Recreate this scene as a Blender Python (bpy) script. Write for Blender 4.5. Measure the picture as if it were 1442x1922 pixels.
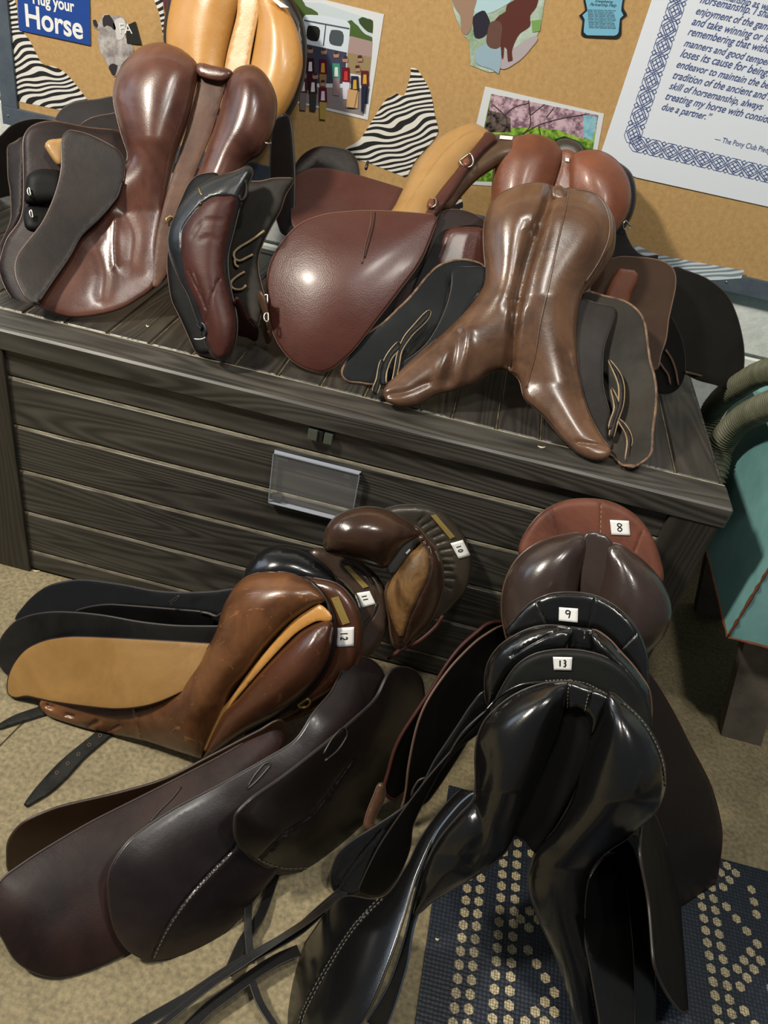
import bpy, bmesh, math, random
import numpy as np
from mathutils import Vector, Matrix
from mathutils.geometry import delaunay_2d_cdt
for o in list(bpy.data.objects): bpy.data.objects.remove(o)
S = bpy.context.scene; COL = S.collection
random.seed(4)
# ------------------------------------------------------------------ camera (solved from the deck box geometry)
F = 1485.56; CX, CY = 721.0, 961.0
YAW, PIT, ROL = -0.0656, 0.6255, 0.2090
CAM = np.array([0.8476, -1.2462, 1.3054])
def _rot():
    f = np.array([math.sin(YAW)*math.cos(PIT), math.cos(YAW)*math.cos(PIT), -math.sin(PIT)])
    r = np.cross(f, [0, 0, 1.]); r /= np.linalg.norm(r); u = np.cross(r, f)
    c, s = math.cos(ROL), math.sin(ROL)
    return np.array([c*r+s*u, -s*r+c*u, f])
RM = _rot()
cd = bpy.data.cameras.new('camera'); cam = bpy.data.objects.new('camera', cd); COL.objects.link(cam)
cd.sensor_fit = 'VERTICAL'; cd.sensor_height = 24.0; cd.lens = F/1922*24.0; cd.clip_start = 0.02
m = Matrix.Identity(4)
for i in range(3):
    m[i][0] = RM[0][i]; m[i][1] = RM[1][i]; m[i][2] = -RM[2][i]; m[i][3] = CAM[i]
cam.matrix_world = m; S.camera = cam
# ------------------------------------------------------------------ light
w = bpy.data.worlds.new('World'); S.world = w; w.use_nodes = True
w.node_tree.nodes['Background'].inputs[0].default_value = (0.80, 0.85, 0.92, 1)
w.node_tree.nodes['Background'].inputs[1].default_value = 0.13
S.view_settings.view_transform = 'Standard'; S.view_settings.look = 'None'
S.view_settings.exposure = 0.0; S.view_settings.gamma = 1.0; S.view_settings.use_curve_mapping = False
def area(name, loc, aim, size, power, col, sy=None):
    l = bpy.data.lights.new(name, 'AREA'); l.energy = power; l.color = col; l.size = size
    if sy: l.shape = 'RECTANGLE'; l.size_y = sy
    o = bpy.data.objects.new(name, l); COL.objects.link(o); o.location = loc
    o.rotation_euler = (Vector(aim)-Vector(loc)).to_track_quat('-Z', 'Y').to_euler(); return o
area('ceiling_lamp_key', (-1.0, -1.0, 2.8), (0.7, 0.1, 0.5), 0.26, 92, (1.0, 0.93, 0.80))
area('ceiling_lamp_centre', (1.0, -0.85, 3.0), (0.95, -0.5, 0.0), .2, 19, (1.0, 0.97, 0.9))
area('ceiling_lamp_right', (1.8, -1.2, 3.1), (0.9, 0.0, 0.4), 0.18, 22, (1.0, 0.95, 0.86))
area('window_daylight', (-2.6, -0.2, 2.2), (0.5, -0.2, 0.4), 1.0, 14, (0.72, 0.84, 1.0), 1.4)
# ------------------------------------------------------------------ materials
def lin(c):
    return tuple(((x/255)/12.92 if x/255 <= .04045 else ((x/255+.055)/1.055)**2.4) for x in c) + (1,)
MATS = {}
def newmat(name):
    m = bpy.data.materials.new(name); m.use_nodes = True
    nt = m.node_tree; return m, nt, nt.nodes['Principled BSDF']
def plain(name, c, rough=.6, metal=0, coat=0):
    if name in MATS: return MATS[name]
    m, nt, b = newmat(name); b.inputs['Base Color'].default_value = lin(c)
    b.inputs['Roughness'].default_value = rough; b.inputs['Metallic'].default_value = metal
    b.inputs['Coat Weight'].default_value = coat; MATS[name] = m; return m
def leather(name, c1, c2, rough=.32, scale=9, grain=.12, coat=.25, spec=.5, lo=.35, hi=.7):
    def tone(c):
        g = sum(c)/3; k = .56 if g < 42 else (.8 if g < 80 else 1.0); return tuple((x*.82+g*.18)*k for x in c)
    c1, c2 = tone(c1), tone(c2); rough = min(.55, rough*1.12); coat = coat*.6; spec = .2 if rough > .4 else .45; coat = 0 if rough > .4 else coat
    m, nt, b = newmat(name); N = nt.nodes.new; L = nt.links.new
    tc = N('ShaderNodeTexCoord'); n = N('ShaderNodeTexNoise'); n.inputs['Scale'].default_value = scale
    n.inputs['Detail'].default_value = 5; n.inputs['Roughness'].default_value = .62; n.inputs['Distortion'].default_value = .6
    L(tc.outputs['Object'], n.inputs['Vector'])
    r = N('ShaderNodeValToRGB'); r.color_ramp.elements[0].position = lo; r.color_ramp.elements[1].position = hi
    r.color_ramp.elements[0].color = lin(c1); r.color_ramp.elements[1].color = lin(c2)
    L(n.outputs['Fac'], r.inputs['Fac']); L(r.outputs['Color'], b.inputs['Base Color'])
    n2 = N('ShaderNodeTexNoise'); n2.inputs['Scale'].default_value = 14; n2.inputs['Detail'].default_value = 4
    L(tc.outputs['Object'], n2.inputs['Vector'])
    mr = N('ShaderNodeMapRange'); mr.inputs['To Min'].default_value = rough*.75; mr.inputs['To Max'].default_value = rough*1.35
    L(n2.outputs['Fac'], mr.inputs['Value']); L(mr.outputs['Result'], b.inputs['Roughness'])
    v = N('ShaderNodeTexVoronoi'); v.inputs['Scale'].default_value = 420; L(tc.outputs['Object'], v.inputs['Vector'])
    bp = N('ShaderNodeBump'); bp.inputs['Strength'].default_value = grain; bp.inputs['Distance'].default_value = .0006
    L(v.outputs['Distance'], bp.inputs['Height'])
    n3 = N('ShaderNodeTexNoise'); n3.inputs['Scale'].default_value = 24; n3.inputs['Detail'].default_value = 3
    L(tc.outputs['Object'], n3.inputs['Vector'])
    b2 = N('ShaderNodeBump'); b2.inputs['Strength'].default_value = .11; b2.inputs['Distance'].default_value = .006
    L(n3.outputs['Fac'], b2.inputs['Height']); L(bp.outputs['Normal'], b2.inputs['Normal']); L(b2.outputs['Normal'], b.inputs['Normal'])
    if name in ('cognac_leather', 'amber_brown_leather'):
        mp = N('ShaderNodeMapping'); mp.inputs['Scale'].default_value = (22, 90, 30); mp.inputs['Rotation'].default_value = (.5, .3, .9); L(tc.outputs['Object'], mp.inputs['Vector'])
        ns = N('ShaderNodeTexNoise'); ns.inputs['Scale'].default_value = 1; ns.inputs['Detail'].default_value = 2; ns.inputs['Distortion'].default_value = 1.5; L(mp.outputs['Vector'], ns.inputs['Vector'])
        rs = N('ShaderNodeValToRGB'); rs.color_ramp.elements[0].position = .665; rs.color_ramp.elements[1].position = .70; L(ns.outputs['Fac'], rs.inputs['Fac'])
        mm = N('ShaderNodeMath'); mm.operation = 'MULTIPLY'; mm.inputs[1].default_value = .2; L(rs.outputs['Color'], mm.inputs[0])
        mx = N('ShaderNodeMix'); mx.data_type = 'RGBA'; L(mm.outputs[0], mx.inputs['Factor']); L(r.outputs['Color'], mx.inputs[6]); mx.inputs[7].default_value = lin(tuple(min(255, x*1.6+20) for x in c2)); L(mx.outputs[2], b.inputs['Base Color'])
    b.inputs['Coat Weight'].default_value = coat; b.inputs['Coat Roughness'].default_value = .18
    b.inputs['Specular IOR Level'].default_value = spec
    MATS[name] = m; return m
def noisy(name, c1, c2, scale, rough=.8, bump=.3, dist=.002, lo=.35, hi=.65, detail=6, stretch=(1, 1, 1)):
    m, nt, b = newmat(name); N = nt.nodes.new; L = nt.links.new
    tc = N('ShaderNodeTexCoord'); mp = N('ShaderNodeMapping'); mp.inputs['Scale'].default_value = stretch
    L(tc.outputs['Object'], mp.inputs['Vector'])
    n = N('ShaderNodeTexNoise'); n.inputs['Scale'].default_value = scale; n.inputs['Detail'].default_value = detail
    n.inputs['Roughness'].default_value = .7; L(mp.outputs['Vector'], n.inputs['Vector'])
    r = N('ShaderNodeValToRGB'); r.color_ramp.elements[0].position = lo; r.color_ramp.elements[1].position = hi
    r.color_ramp.elements[0].color = lin(c1); r.color_ramp.elements[1].color = lin(c2)
    L(n.outputs['Fac'], r.inputs['Fac']); L(r.outputs['Color'], b.inputs['Base Color']); b.inputs['Roughness'].default_value = rough
    bp = N('ShaderNodeBump'); bp.inputs['Strength'].default_value = bump; bp.inputs['Distance'].default_value = dist
    L(n.outputs['Fac'], bp.inputs['Height']); L(bp.outputs['Normal'], b.inputs['Normal'])
    MATS[name] = m; return m
def woodgrain(name, axis, c1, c2, rough=.42):
    # dark moulded resin with a raised wood grain; axis = grain direction
    m, nt, b = newmat(name); N = nt.nodes.new; L = nt.links.new
    tc = N('ShaderNodeTexCoord'); mp = N('ShaderNodeMapping')
    sc = {'x': (1.0, 11, 11), 'y': (11, 1.0, 11), 'z': (11, 11, 1.0)}[axis]; mp.inputs['Scale'].default_value = sc
    L(tc.outputs['Object'], mp.inputs['Vector'])
    n = N('ShaderNodeTexNoise'); n.inputs['Scale'].default_value = 1.0; n.inputs['Detail'].default_value = 1.5
    n.inputs['Distortion'].default_value = .25; L(mp.outputs['Vector'], n.inputs['Vector'])
    mu = N('ShaderNodeMath'); mu.operation = 'MULTIPLY'; mu.inputs[1].default_value = 120; L(n.outputs['Fac'], mu.inputs[0])
    si = N('ShaderNodeMath'); si.operation = 'SINE'; L(mu.outputs[0], si.inputs[0])
    n2 = N('ShaderNodeTexNoise'); n2.inputs['Scale'].default_value = 5; n2.inputs['Detail'].default_value = 5; L(mp.outputs['Vector'], n2.inputs['Vector'])
    ad = N('ShaderNodeMath'); ad.operation = 'MULTIPLY_ADD'; L(si.outputs[0], ad.inputs[0]); ad.inputs[1].default_value = .21; L(n2.outputs['Fac'], ad.inputs[2])
    r = N('ShaderNodeValToRGB'); r.color_ramp.elements[0].position = .2; r.color_ramp.elements[1].position = .9
    r.color_ramp.elements[0].color = lin(c1); r.color_ramp.elements[1].color = lin(c2)
    L(ad.outputs[0], r.inputs['Fac']); L(r.outputs['Color'], b.inputs['Base Color'])
    b.inputs['Roughness'].default_value = rough
    bp = N('ShaderNodeBump'); bp.inputs['Strength'].default_value = .5; bp.inputs['Distance'].default_value = .0016
    L(ad.outputs[0], bp.inputs['Height']); L(bp.outputs['Normal'], b.inputs['Normal']); MATS[name] = m; return m
def zebra_mat(name='zebra_print', ca=(22, 22, 24), cb_=(225, 222, 214)):
    m, nt, b = newmat(name); N = nt.nodes.new; L = nt.links.new
    tc = N('ShaderNodeTexCoord'); mp = N('ShaderNodeMapping'); mp.inputs['Rotation'].default_value = (0, math.radians(40), 0)
    mp.inputs['Scale'].default_value = (16, 16, 30); L(tc.outputs['Object'], mp.inputs['Vector'])
    n = N('ShaderNodeTexWave'); n.wave_type = 'BANDS'; n.bands_direction = 'Z'; n.inputs['Scale'].default_value = 1; n.inputs['Distortion'].default_value = 17
    n.inputs['Detail'].default_value = 1.0; n.inputs['Detail Scale'].default_value = .5; n.inputs['Detail Roughness'].default_value = .4
    L(mp.outputs['Vector'], n.inputs['Vector'])
    r = N('ShaderNodeValToRGB'); r.color_ramp.elements[0].position = .46; r.color_ramp.elements[1].position = .54
    r.color_ramp.elements[0].color = lin(ca); r.color_ramp.elements[1].color = lin(cb_)
    L(n.outputs['Fac'], r.inputs['Fac']); L(r.outputs['Color'], b.inputs['Base Color']); b.inputs['Roughness'].default_value = .7
    MATS[name] = m; return m
ZEB = zebra_mat(); ZEBP = zebra_mat('faded_zebra_print', (128, 142, 150), (206, 216, 222))
LT = leather
TAN = LT('tan_leather', (196, 132, 52), (214, 154, 74), .30, 5)
TAN2 = LT('pale_tan_leather', (168, 122, 62), (186, 142, 82), .33, 6)
STRAP = LT('strap_tan_leather', (200, 140, 66), (212, 160, 92), .3, 6)
A_BR = LT('chestnut_brown_leather', (94, 48, 36), (120, 72, 54), .26, 7, coat=.4)
A_CH = LT('worn_brown_leather', (92, 60, 42), (112, 76, 54), .3, 9)
A_DK = LT('dark_umber_leather', (40, 30, 28), (54, 40, 36), .42, 8, coat=.1)
A_PU = LT('purple_brown_leather', (52, 36, 36), (70, 50, 48), .4, 8, coat=.1)
BLUBK = LT('blue_black_leather', (30, 34, 40), (44, 48, 54), .32, 8)
KNEE = LT('oxblood_leather', (80, 38, 32), (100, 52, 44), .36, 8)
OLIVE = LT('olive_brown_leather', (44, 38, 28), (62, 54, 42), .5, 8, coat=0)
C_RED = LT('red_brown_leather', (94, 41, 30), (112, 53, 40), .34, 6, .35)
C_SEAT = LT('seat_brown_leather', (86, 58, 38), (108, 78, 54), .28, 8)
D_RED = LT('rust_red_leather', (128, 64, 36), (144, 78, 48), .34, 5, .3)
E_BR = LT('cocoa_brown_leather', (96, 62, 40), (122, 84, 58), .25, 8, coat=.45)
E_IN = LT('slate_black_leather', (18, 26, 32), (28, 36, 42), .5, 7, coat=0)
BK = LT('black_leather', (20, 21, 22), (30, 30, 30), .22, 7, coat=1.2)
BKM = LT('matte_black_leather', (10, 9, 8), (19, 17, 15), .5, 7, coat=0)
EDGE = plain('cut_leather_edge', (96, 72, 58), .6)
EDGEL = LT('raw_pale_leather_edge', (140, 108, 84), (88, 60, 46), .7, 60, coat=0)
EDGED = plain('dark_leather_edge', (52, 46, 42), .4)
BILL = LT('pale_billet_edge', (176, 152, 112), (140, 112, 78), .7, 40, coat=0)
N10 = LT('antique_brown_leather', (62, 40, 28), (96, 62, 42), .2, 12, coat=.6)
N10T = LT('suede_tan_patch', (96, 64, 30), (134, 94, 50), .36, 16, coat=.1, lo=.4, hi=.6)
N10C = LT('dark_olive_cantle', (64, 56, 42), (80, 70, 54), .32, 9)
N11C = LT('dark_brown_cantle', (70, 50, 38), (90, 66, 48), .26, 9, coat=.4)
N12 = LT('cognac_leather', (98, 54, 26), (132, 80, 40), .27, 9, coat=.4)
N12W = LT('mustard_leather', (134, 94, 42), (158, 116, 58), .36, 7)
N12D = LT('amber_brown_leather', (90, 46, 24), (112, 60, 34), .25, 9, coat=.45)
MAH = LT('mahogany_leather', (46, 26, 24), (72, 42, 34), .34, 5, coat=.3)
MAH2 = LT('dark_mahogany_leather', (40, 28, 30), (56, 38, 40), .32, 5, coat=.3)
MAH3 = LT('deep_brown_leather', (32, 22, 20), (50, 32, 26), .34, 5, coat=.3)
RUSTY = LT('rusty_flap_leather', (74, 40, 18), (90, 52, 26), .35, 6)
N8C = LT('brick_brown_cantle', (112, 58, 42), (132, 74, 54), .4, 8, coat=.1)
N8P = LT('chocolate_leather', (66, 48, 42), (82, 62, 54), .24, 6, coat=1.0)
BRASS = plain('brass', (172, 148, 84), .35, .55)
NICK = plain('nickel', (190, 188, 176), .28, 1)
WHITE = plain('white_paper', (232, 232, 228), .6)
INK = plain('black_ink', (20, 20, 22), .7)
THREAD = plain('stitching_thread', (104, 98, 86), .8)
# ------------------------------------------------------------------ helpers
def ray(x, y): return RM.T @ np.array([(x-CX)/F, -(y-CY)/F, 1.0])
def PY(x, y, v): d = ray(x, y); return CAM+d*(v-CAM[1])/d[1]
def PZ(x, y, v): d = ray(x, y); return CAM+d*(v-CAM[2])/d[2]
def PX(x, y, v): d = ray(x, y); return CAM+d*(v-CAM[0])/d[0]
CR = {'f': (0, 0, 1), 'c1': (0, 0, 2.403), 'c2': (300, 200, 2.403), 'c3': (640, 200, 1.798), 'c4': (500, 0, 1.531),
      'd1': (0, 900, 1.602), 'd2': (0, 1300, 1.8025), 'd3': (600, 900, 1.7126), 'd4': (500, 1400, 1.531), 'd5': (0, 540, 1.442),
      'd6': (1142, 450, 2.0227), 'e1': (0, 1050, 3.004), 'e2': (400, 1000, 2.884), 'e3': (560, 1150, 2.884), 'e4': (880, 1080, 2.773),
      'e5': (0, 180, 4.241), 'e6': (620, 360, 4.241), 'e7': (1060, 420, 4.0056), 'e8': (300, 300, 4.241),
      'g1': (560, 0, 8.011), 'g2': (840, 0, 4.12), 'g3': (1130, 0, 4.622), 'g4': (0, 0, 4.241), 'g6': (880, 160, 5.341),
      'g7': (640, 960, 5.546), 'g8': (480, 780, 6.008)}
def pts(crop, s):
    """'x,y x,y* ...' in crop pixels -> full-frame points and corner flags"""
    x0, y0, k = CR[crop]; P = []; c = []
    for t in s.split():
        c.append(t.endswith('*')); a, b = t.rstrip('*').split(','); P.append((x0+float(a)/k, y0+float(b)/k))
    return P, c
def spline(P, c=None, closed=True, step=7.0):
    P = np.array(P, float); n = len(P); out = []
    if c is None: c = [False]*n
    for i in range(n if closed else n-1):
        a, b = P[i], P[(i+1) % n]; L = np.linalg.norm(b-a)
        if L < 1e-6: continue
        def tan(j):
            if not closed and j in (0, n-1): return b-a
            if c[j]: return b-a
            p, q, r = P[(j-1) % n], P[j], P[(j+1) % n]
            t = r-p; l = np.linalg.norm(t)
            return t/l*min(np.linalg.norm(r-q), np.linalg.norm(q-p))*1.0 if l > 1e-6 else t
        ma, mb = tan(i), tan((i+1) % n)
        la = min(1, L/(np.linalg.norm(ma)+1e-9)); lb = min(1, L/(np.linalg.norm(mb)+1e-9))
        k = max(1, int(round(L/step)))
        for q in range(k):
            t = q/k
            out.append((2*t**3-3*t*t+1)*a+(t**3-2*t*t+t)*ma*1+(-2*t**3+3*t*t)*b+(t**3-t*t)*mb)
    if not closed: out.append(P[-1])
    return np.array(out)
class Depth:
    """smooth surface through (px,py,Y) or (px,py,'z',Z) control points"""
    def __init__(s, ctl):
        A = []; v = []
        for c in ctl:
            p = PZ(c[0], c[1], c[3]) if len(c) == 4 else PY(c[0], c[1], c[2])
            A.append(((c[0]-700)/500, (c[1]-900)/500)); v.append(1/np.dot(p-CAM, RM[2]))
        s.A = np.array(A); v = np.array(v); n = len(v)
        if n == 3:
            s.w = None; s.a = np.linalg.solve(np.c_[np.ones(3), s.A], v)
        else:
            K = s.k(s.A); T = np.c_[np.ones(n), s.A]
            M = np.block([[K, T], [T.T, np.zeros((3, 3))]]); r = np.linalg.solve(M, np.r_[v, 0, 0, 0]); s.w = r[:n]; s.a = r[n:]
    def k(s, Q):
        d = ((Q[:, None]-s.A[None])**2).sum(-1); return .5*d*np.log(d+1e-12)
    def t(s, P):
        Q = (np.array(P, float).reshape(-1, 2)-[700, 900])/500
        v = np.c_[np.ones(len(Q)), Q] @ s.a
        if s.w is not None: v = v+s.k(Q) @ s.w
        return 1/v
    def P(s, P):
        P = np.array(P, float).reshape(-1, 2); t = s.t(P)
        D = np.c_[(P[:, 0]-CX)/F, -(P[:, 1]-CY)/F, np.ones(len(P))] @ RM
        return CAM+D*t[:, None]
def segdist(Q, L, closed):
    """distance of every Q to polyline L"""
    A = L; B = np.roll(L, -1, 0)
    if not closed: A = L[:-1]; B = L[1:]
    best = np.full(len(Q), 1e9)
    for a, b in zip(A, B):
        d = b-a; l = d@d
        t = np.clip(((Q-a)@d)/(l+1e-12), 0, 1); best = np.minimum(best, np.hypot(*(Q-a-t[:, None]*d).T))
    return best
def inside(Q, L):
    r = np.zeros(len(Q), bool); x, y = Q.T
    for (x1, y1), (x2, y2) in zip(L, np.roll(L, -1, 0)):
        c = ((y1 > y) != (y2 > y)) & (x < (x2-x1)*(y-y1)/((y2-y1) if y2 != y1 else 1e-9)+x1); r ^= c
    return r
def link(name, me, parent=None, mat=None):
    o = bpy.data.objects.new(name, me); COL.objects.link(o)
    if parent is not None:
        o.parent = parent
    if mat is not None:
        for x in (mat if isinstance(mat, (list, tuple)) else [mat]): me.materials.append(x)
    return o
def wloc(o):
    v = Vector((0, 0, 0))
    while o is not None: v += o.location; o = o.parent
    return np.array(v)
def mesh(name, V, Fc, parent, mat, smooth=True, mi=None):
    me = bpy.data.meshes.new(name); off = wloc(parent) if parent is not None else 0
    V = np.array(V, float)-off
    me.from_pydata([tuple(v) for v in V], [], Fc)
    bm = bmesh.new(); bm.from_mesh(me)
    bmesh.ops.recalc_face_normals(bm, faces=bm.faces); bm.to_mesh(me); bm.free()
    for i, p in enumerate(me.polygons):
        p.use_smooth = smooth
        if mi is not None: p.material_index = mi[i]
    return link(name, me, parent, mat)
def tag(o, label=None, cat=None, group=None, kind=None):
    if label: o['label'] = label
    if cat: o['category'] = cat
    if group: o['group'] = group
    if kind: o['kind'] = kind
    return o
def thing(name, loc, label, cat, group=None):
    o = bpy.data.objects.new(name, None); COL.objects.link(o); o.location = tuple(loc); o.empty_display_size = .05
    return tag(o, label, cat, group)
def tubemesh(P, r, seg=8, closed=False, flat=1.0, up=None):
    P = np.array(P, float); n = len(P); V = []; Fc = []
    T = np.gradient(P, axis=0) if not closed else np.roll(P, -1, 0)-np.roll(P, 1, 0)
    T /= np.linalg.norm(T, axis=1)[:, None]+1e-12
    ref = np.array(up if up is not None else (0.13, -0.6, 0.79)); 
    rr = r if hasattr(r, '__len__') else [r]*n
    for i in range(n):
        a = np.cross(T[i], ref); la = np.linalg.norm(a)
        if la < 1e-4: a = np.cross(T[i], [1, 0, 0]); la = np.linalg.norm(a)
        a /= la; b = np.cross(a, T[i])
        for k in range(seg):
            t = 2*math.pi*k/seg; V.append(P[i]+a*math.cos(t)*rr[i]+b*math.sin(t)*rr[i]*flat)
    for i in range(n if closed else n-1):
        j = (i+1) % n
        for k in range(seg): l = (k+1) % seg; Fc.append((i*seg+k, i*seg+l, j*seg+l, j*seg+k))
    if not closed: Fc.append(tuple(range(seg))); Fc.append(tuple((n-1)*seg+k for k in range(seg)))
    return V, Fc
def tube(name, P, r, parent, mat, closed=False, seg=8, flat=1.0, up=None):
    V, Fc = tubemesh(P, r, seg, closed, flat, up); return mesh(name, V, Fc, parent, mat)
class Pad:
    soft = False
    def __init__(s, D, H, R, seams, L, hf, n, off): s.D, s.H, s.R, s.seams, s.L, s.hf, s.n, s.off = D, H, R, seams, L, hf, n, off
    def h(s, Q):
        Q = np.array(Q, float).reshape(-1, 2)
        d = segdist(Q, s.L, True); base = s.on.h(Q) if getattr(s, 'on', None) else 0
        u = np.clip(d/s.R, 0, 1); h = s.H*np.sqrt(np.clip(1-(1-u)**2, 0, 1))
        if s.soft: h = s.H*(2*u-u*u)
        if s.H > .015 and s.R >= 30:      # a blurred copy of the profile inside, so that the padding domes without ridges
            if getattr(s, 'G', None) is None:
                g = 4.0; lo = s.L.min(0)-32; hi = s.L.max(0)+32; nx, ny = ((hi-lo)/g).astype(int)+2
                gx, gy = np.meshgrid(lo[0]+g*np.arange(nx), lo[1]+g*np.arange(ny)); P_ = np.c_[gx.ravel(), gy.ravel()]
                dd = segdist(P_, s.L, True); ins = inside(P_, s.L); uu = np.clip(dd/s.R, 0, 1)
                A_ = ((2*uu-uu*uu if s.soft else np.sqrt(np.clip(1-(1-uu)**2, 0, 1)))*s.H*ins).reshape(ny, nx)
                kn_ = np.exp(-.5*(np.arange(-8, 9)/3.2)**2); kn_ /= kn_.sum()
                A_ = np.apply_along_axis(lambda r_: np.convolve(r_, kn_, 'same'), 1, A_); A_ = np.apply_along_axis(lambda r_: np.convolve(r_, kn_, 'same'), 0, A_)
                s.G = (A_, lo, g, nx, ny)
            A_, lo, g, nx, ny = s.G; t_ = np.clip((Q-lo)/g, 0, [nx-1.001, ny-1.001]); i_ = t_.astype(int); f_ = t_-i_; X_, Y_ = i_[:, 0], i_[:, 1]; fx, fy = f_[:, 0], f_[:, 1]
            hb = A_[Y_, X_]*(1-fx)*(1-fy)+A_[Y_, X_+1]*fx*(1-fy)+A_[Y_+1, X_]*(1-fx)*fy+A_[Y_+1, X_+1]*fx*fy
            w_ = np.clip(d/26, 0, 1); w_ = w_*w_*(3-2*w_); h = h*(1-w_)+hb*w_
        if s.hf: h = h*np.array([s.hf(x, y) for x, y in Q])
        for (P, wd, dp) in s.seams:
            e = segdist(Q, P, False); h = h-dp*np.exp(-(e/wd)**2)*np.clip(d/6, 0, 1)
        return h+base
    def at(s, Q, lift=.001, clamp=True):
        Q = np.array(Q, float).reshape(-1, 2); h = s.h(Q)*(inside(Q, s.L) if clamp else 1)
        return s.D.P(Q)+s.n*(h+lift+s.off)[:, None]
def pad(parent, name, crop, outline, ctl, mat, H=.004, R=8, th=.004, seams=(), edge=None, g=7, hf=None, off=0, nmix=.3, step=7, label=None, on=None, soft=False):
    """a leather panel: traced outline laid on a 3-D surface, padded by H towards the front, with real thickness"""
    P, c = pts(crop, outline); L = spline(P, c, True, step)
    keep = [0]
    for i in range(1, len(L)):
        if np.linalg.norm(L[i]-L[keep[-1]]) > 1.2: keep.append(i)
    L = L[keep]
    D = ctl if isinstance(ctl, Depth) else Depth(ctl)
    c0 = L.mean(0); q = D.P([c0, c0+[5, 0], c0+[0, 5]]); n = np.cross(q[1]-q[0], q[2]-q[0]); n /= np.linalg.norm(n)
    v = CAM-q[0]; v /= np.linalg.norm(v)
    if n@v < 0: n = -n
    n = n*nmix+v*(1-nmix); n /= np.linalg.norm(n)
    SM = []
    for sm in seams:
        cp, st, wd, dp = sm; a, b = pts(cp, st); SM.append((spline(a, b, False, 5), wd, dp))
    p = Pad(D, H, R, SM, L, hf, n, off); p.on = on; p.soft = soft
    area2 = 0.5*np.sum(L[:, 0]*np.roll(L[:, 1], -1)-np.roll(L[:, 0], -1)*L[:, 1])
    t = np.roll(L, -1, 0)-np.roll(L, 1, 0); nn = np.c_[-t[:, 1], t[:, 0]]/(np.linalg.norm(t, axis=1)[:, None]+1e-9)*np.sign(area2)
    I = []
    for f in ((.04, .14, .32) if H > .012 else (.25,)):
        d = max(1.3, f*R); Q = L+nn*d; ok = inside(Q, L) & (segdist(Q, L, True) > .9*d); I.append(Q[ok])
    x0, y0 = L.min(0); x1, y1 = L.max(0); G = []
    row = 0; y = y0
    while y < y1:
        x = x0+(g/2 if row % 2 else 0)
        while x < x1: G.append((x, y)); x += g
        y += g*.866; row += 1
    for (sp, wd, dp) in SM:
        tt = np.gradient(sp, axis=0); no = np.c_[-tt[:, 1], tt[:, 0]]/(np.linalg.norm(tt, axis=1)[:, None]+1e-9)
        for k in (-2.1, -1.5, -.9, -.42, 0, .42, .9, 1.5, 2.1): I.append((sp+no*wd*k)[inside(sp+no*wd*k, L)])
    G = np.array(G).reshape(-1, 2)
    for (sp, wd, dp) in SM:
        if len(G): G = G[segdist(G, sp, False) > wd*2.1+2]
    md = (.32*R+g*.5) if H > .012 else g*.6
    G = G[inside(G, L)]; G = G[segdist(G, L, True) > min(md, 12)] if len(G) else G
    I.append(G)
    I = np.concatenate([a for a in I if len(a)]) if any(len(a) for a in I) else np.zeros((0, 2))
    if len(I):   # thin out points that are too close together
        seen = {}; kk = []
        for i, (x, y) in enumerate(I):
            key = (int(x//2.2), int(y//2.2))
            if key not in seen: seen[key] = 1; kk.append(i)
        I = I[kk]; I = I[segdist(I, L, True) > .8]
    allp = np.r_[L, I]; nb = len(L)
    vo, eo, fo, _, _, _ = delaunay_2d_cdt([Vector(a) for a in allp], [(i, (i+1) % nb) for i in range(nb)], [list(range(nb))], 1, 1e-5)
    Q = np.array([tuple(a) for a in vo]); B = D.P(Q); h = p.h(Q); N = len(Q)
    fr = B+n*(h+off)[:, None]; bk = B+n*(off-th)
    V = list(fr)+list(bk); Fc = [tuple(f) for f in fo]+[tuple(reversed([i+N for i in f])) for f in fo]
    cnt = {}
    for f in fo:
        for a, b in zip(f, list(f[1:])+[f[0]]): cnt[(a, b)] = 1
    for (a, b) in cnt:
        if (b, a) not in cnt: Fc.append((a, b, b+N, a+N))
    me = bpy.data.meshes.new(name); off_ = wloc(parent) if parent is not None else 0
    me.from_pydata([tuple(x) for x in np.array(V)-off_], [], Fc)
    bm = bmesh.new(); bm.from_mesh(me); bmesh.ops.recalc_face_normals(bm, faces=bm.faces); bm.to_mesh(me); bm.free()
    nf = len(fo)
    for i, f in enumerate(me.polygons): f.use_smooth = i < 2*nf
    # keep rim crisp
    for e in me.edges: pass
    o = link(name, me, parent, mat); p.o = o
    if label: o['label'] = label
    if edge:
        er, em = edge[0], edge[1]
        Lr = D.P(L)+n*(off-th/2); Lr = (Lr+np.roll(Lr, 1, 0)*.5+np.roll(Lr, -1, 0)*.5)/2
        tube('piping', Lr, er, o, em, True, 6)
    return p
def cord(parent, name, p, crop, s, r, mat, lift=.001, closed=False, step=6, clamp=True):
    a, c = pts(crop, s); L = spline(a, c, closed, step); return tube(name, p.at(L, lift, clamp), r, parent, mat, closed, 6)
def stitch(parent, p, crop, s, r=.0006, mat=THREAD, dash=5.5, gap=3.5, lift=.0012, name='stitching'):
    a, c = pts(crop, s); L = spline(a, c, False, 1.0); V = []; Fc = []; i = 0
    while i+int(dash) < len(L):
        v, f = tubemesh(p.at(L[[i, i+int(dash)]], lift), r, 4); k = len(V); V += v; Fc += [tuple(q+k for q in x) for x in f]; i += int(dash+gap)
    return mesh(name, V, Fc, parent, mat, False)
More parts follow.
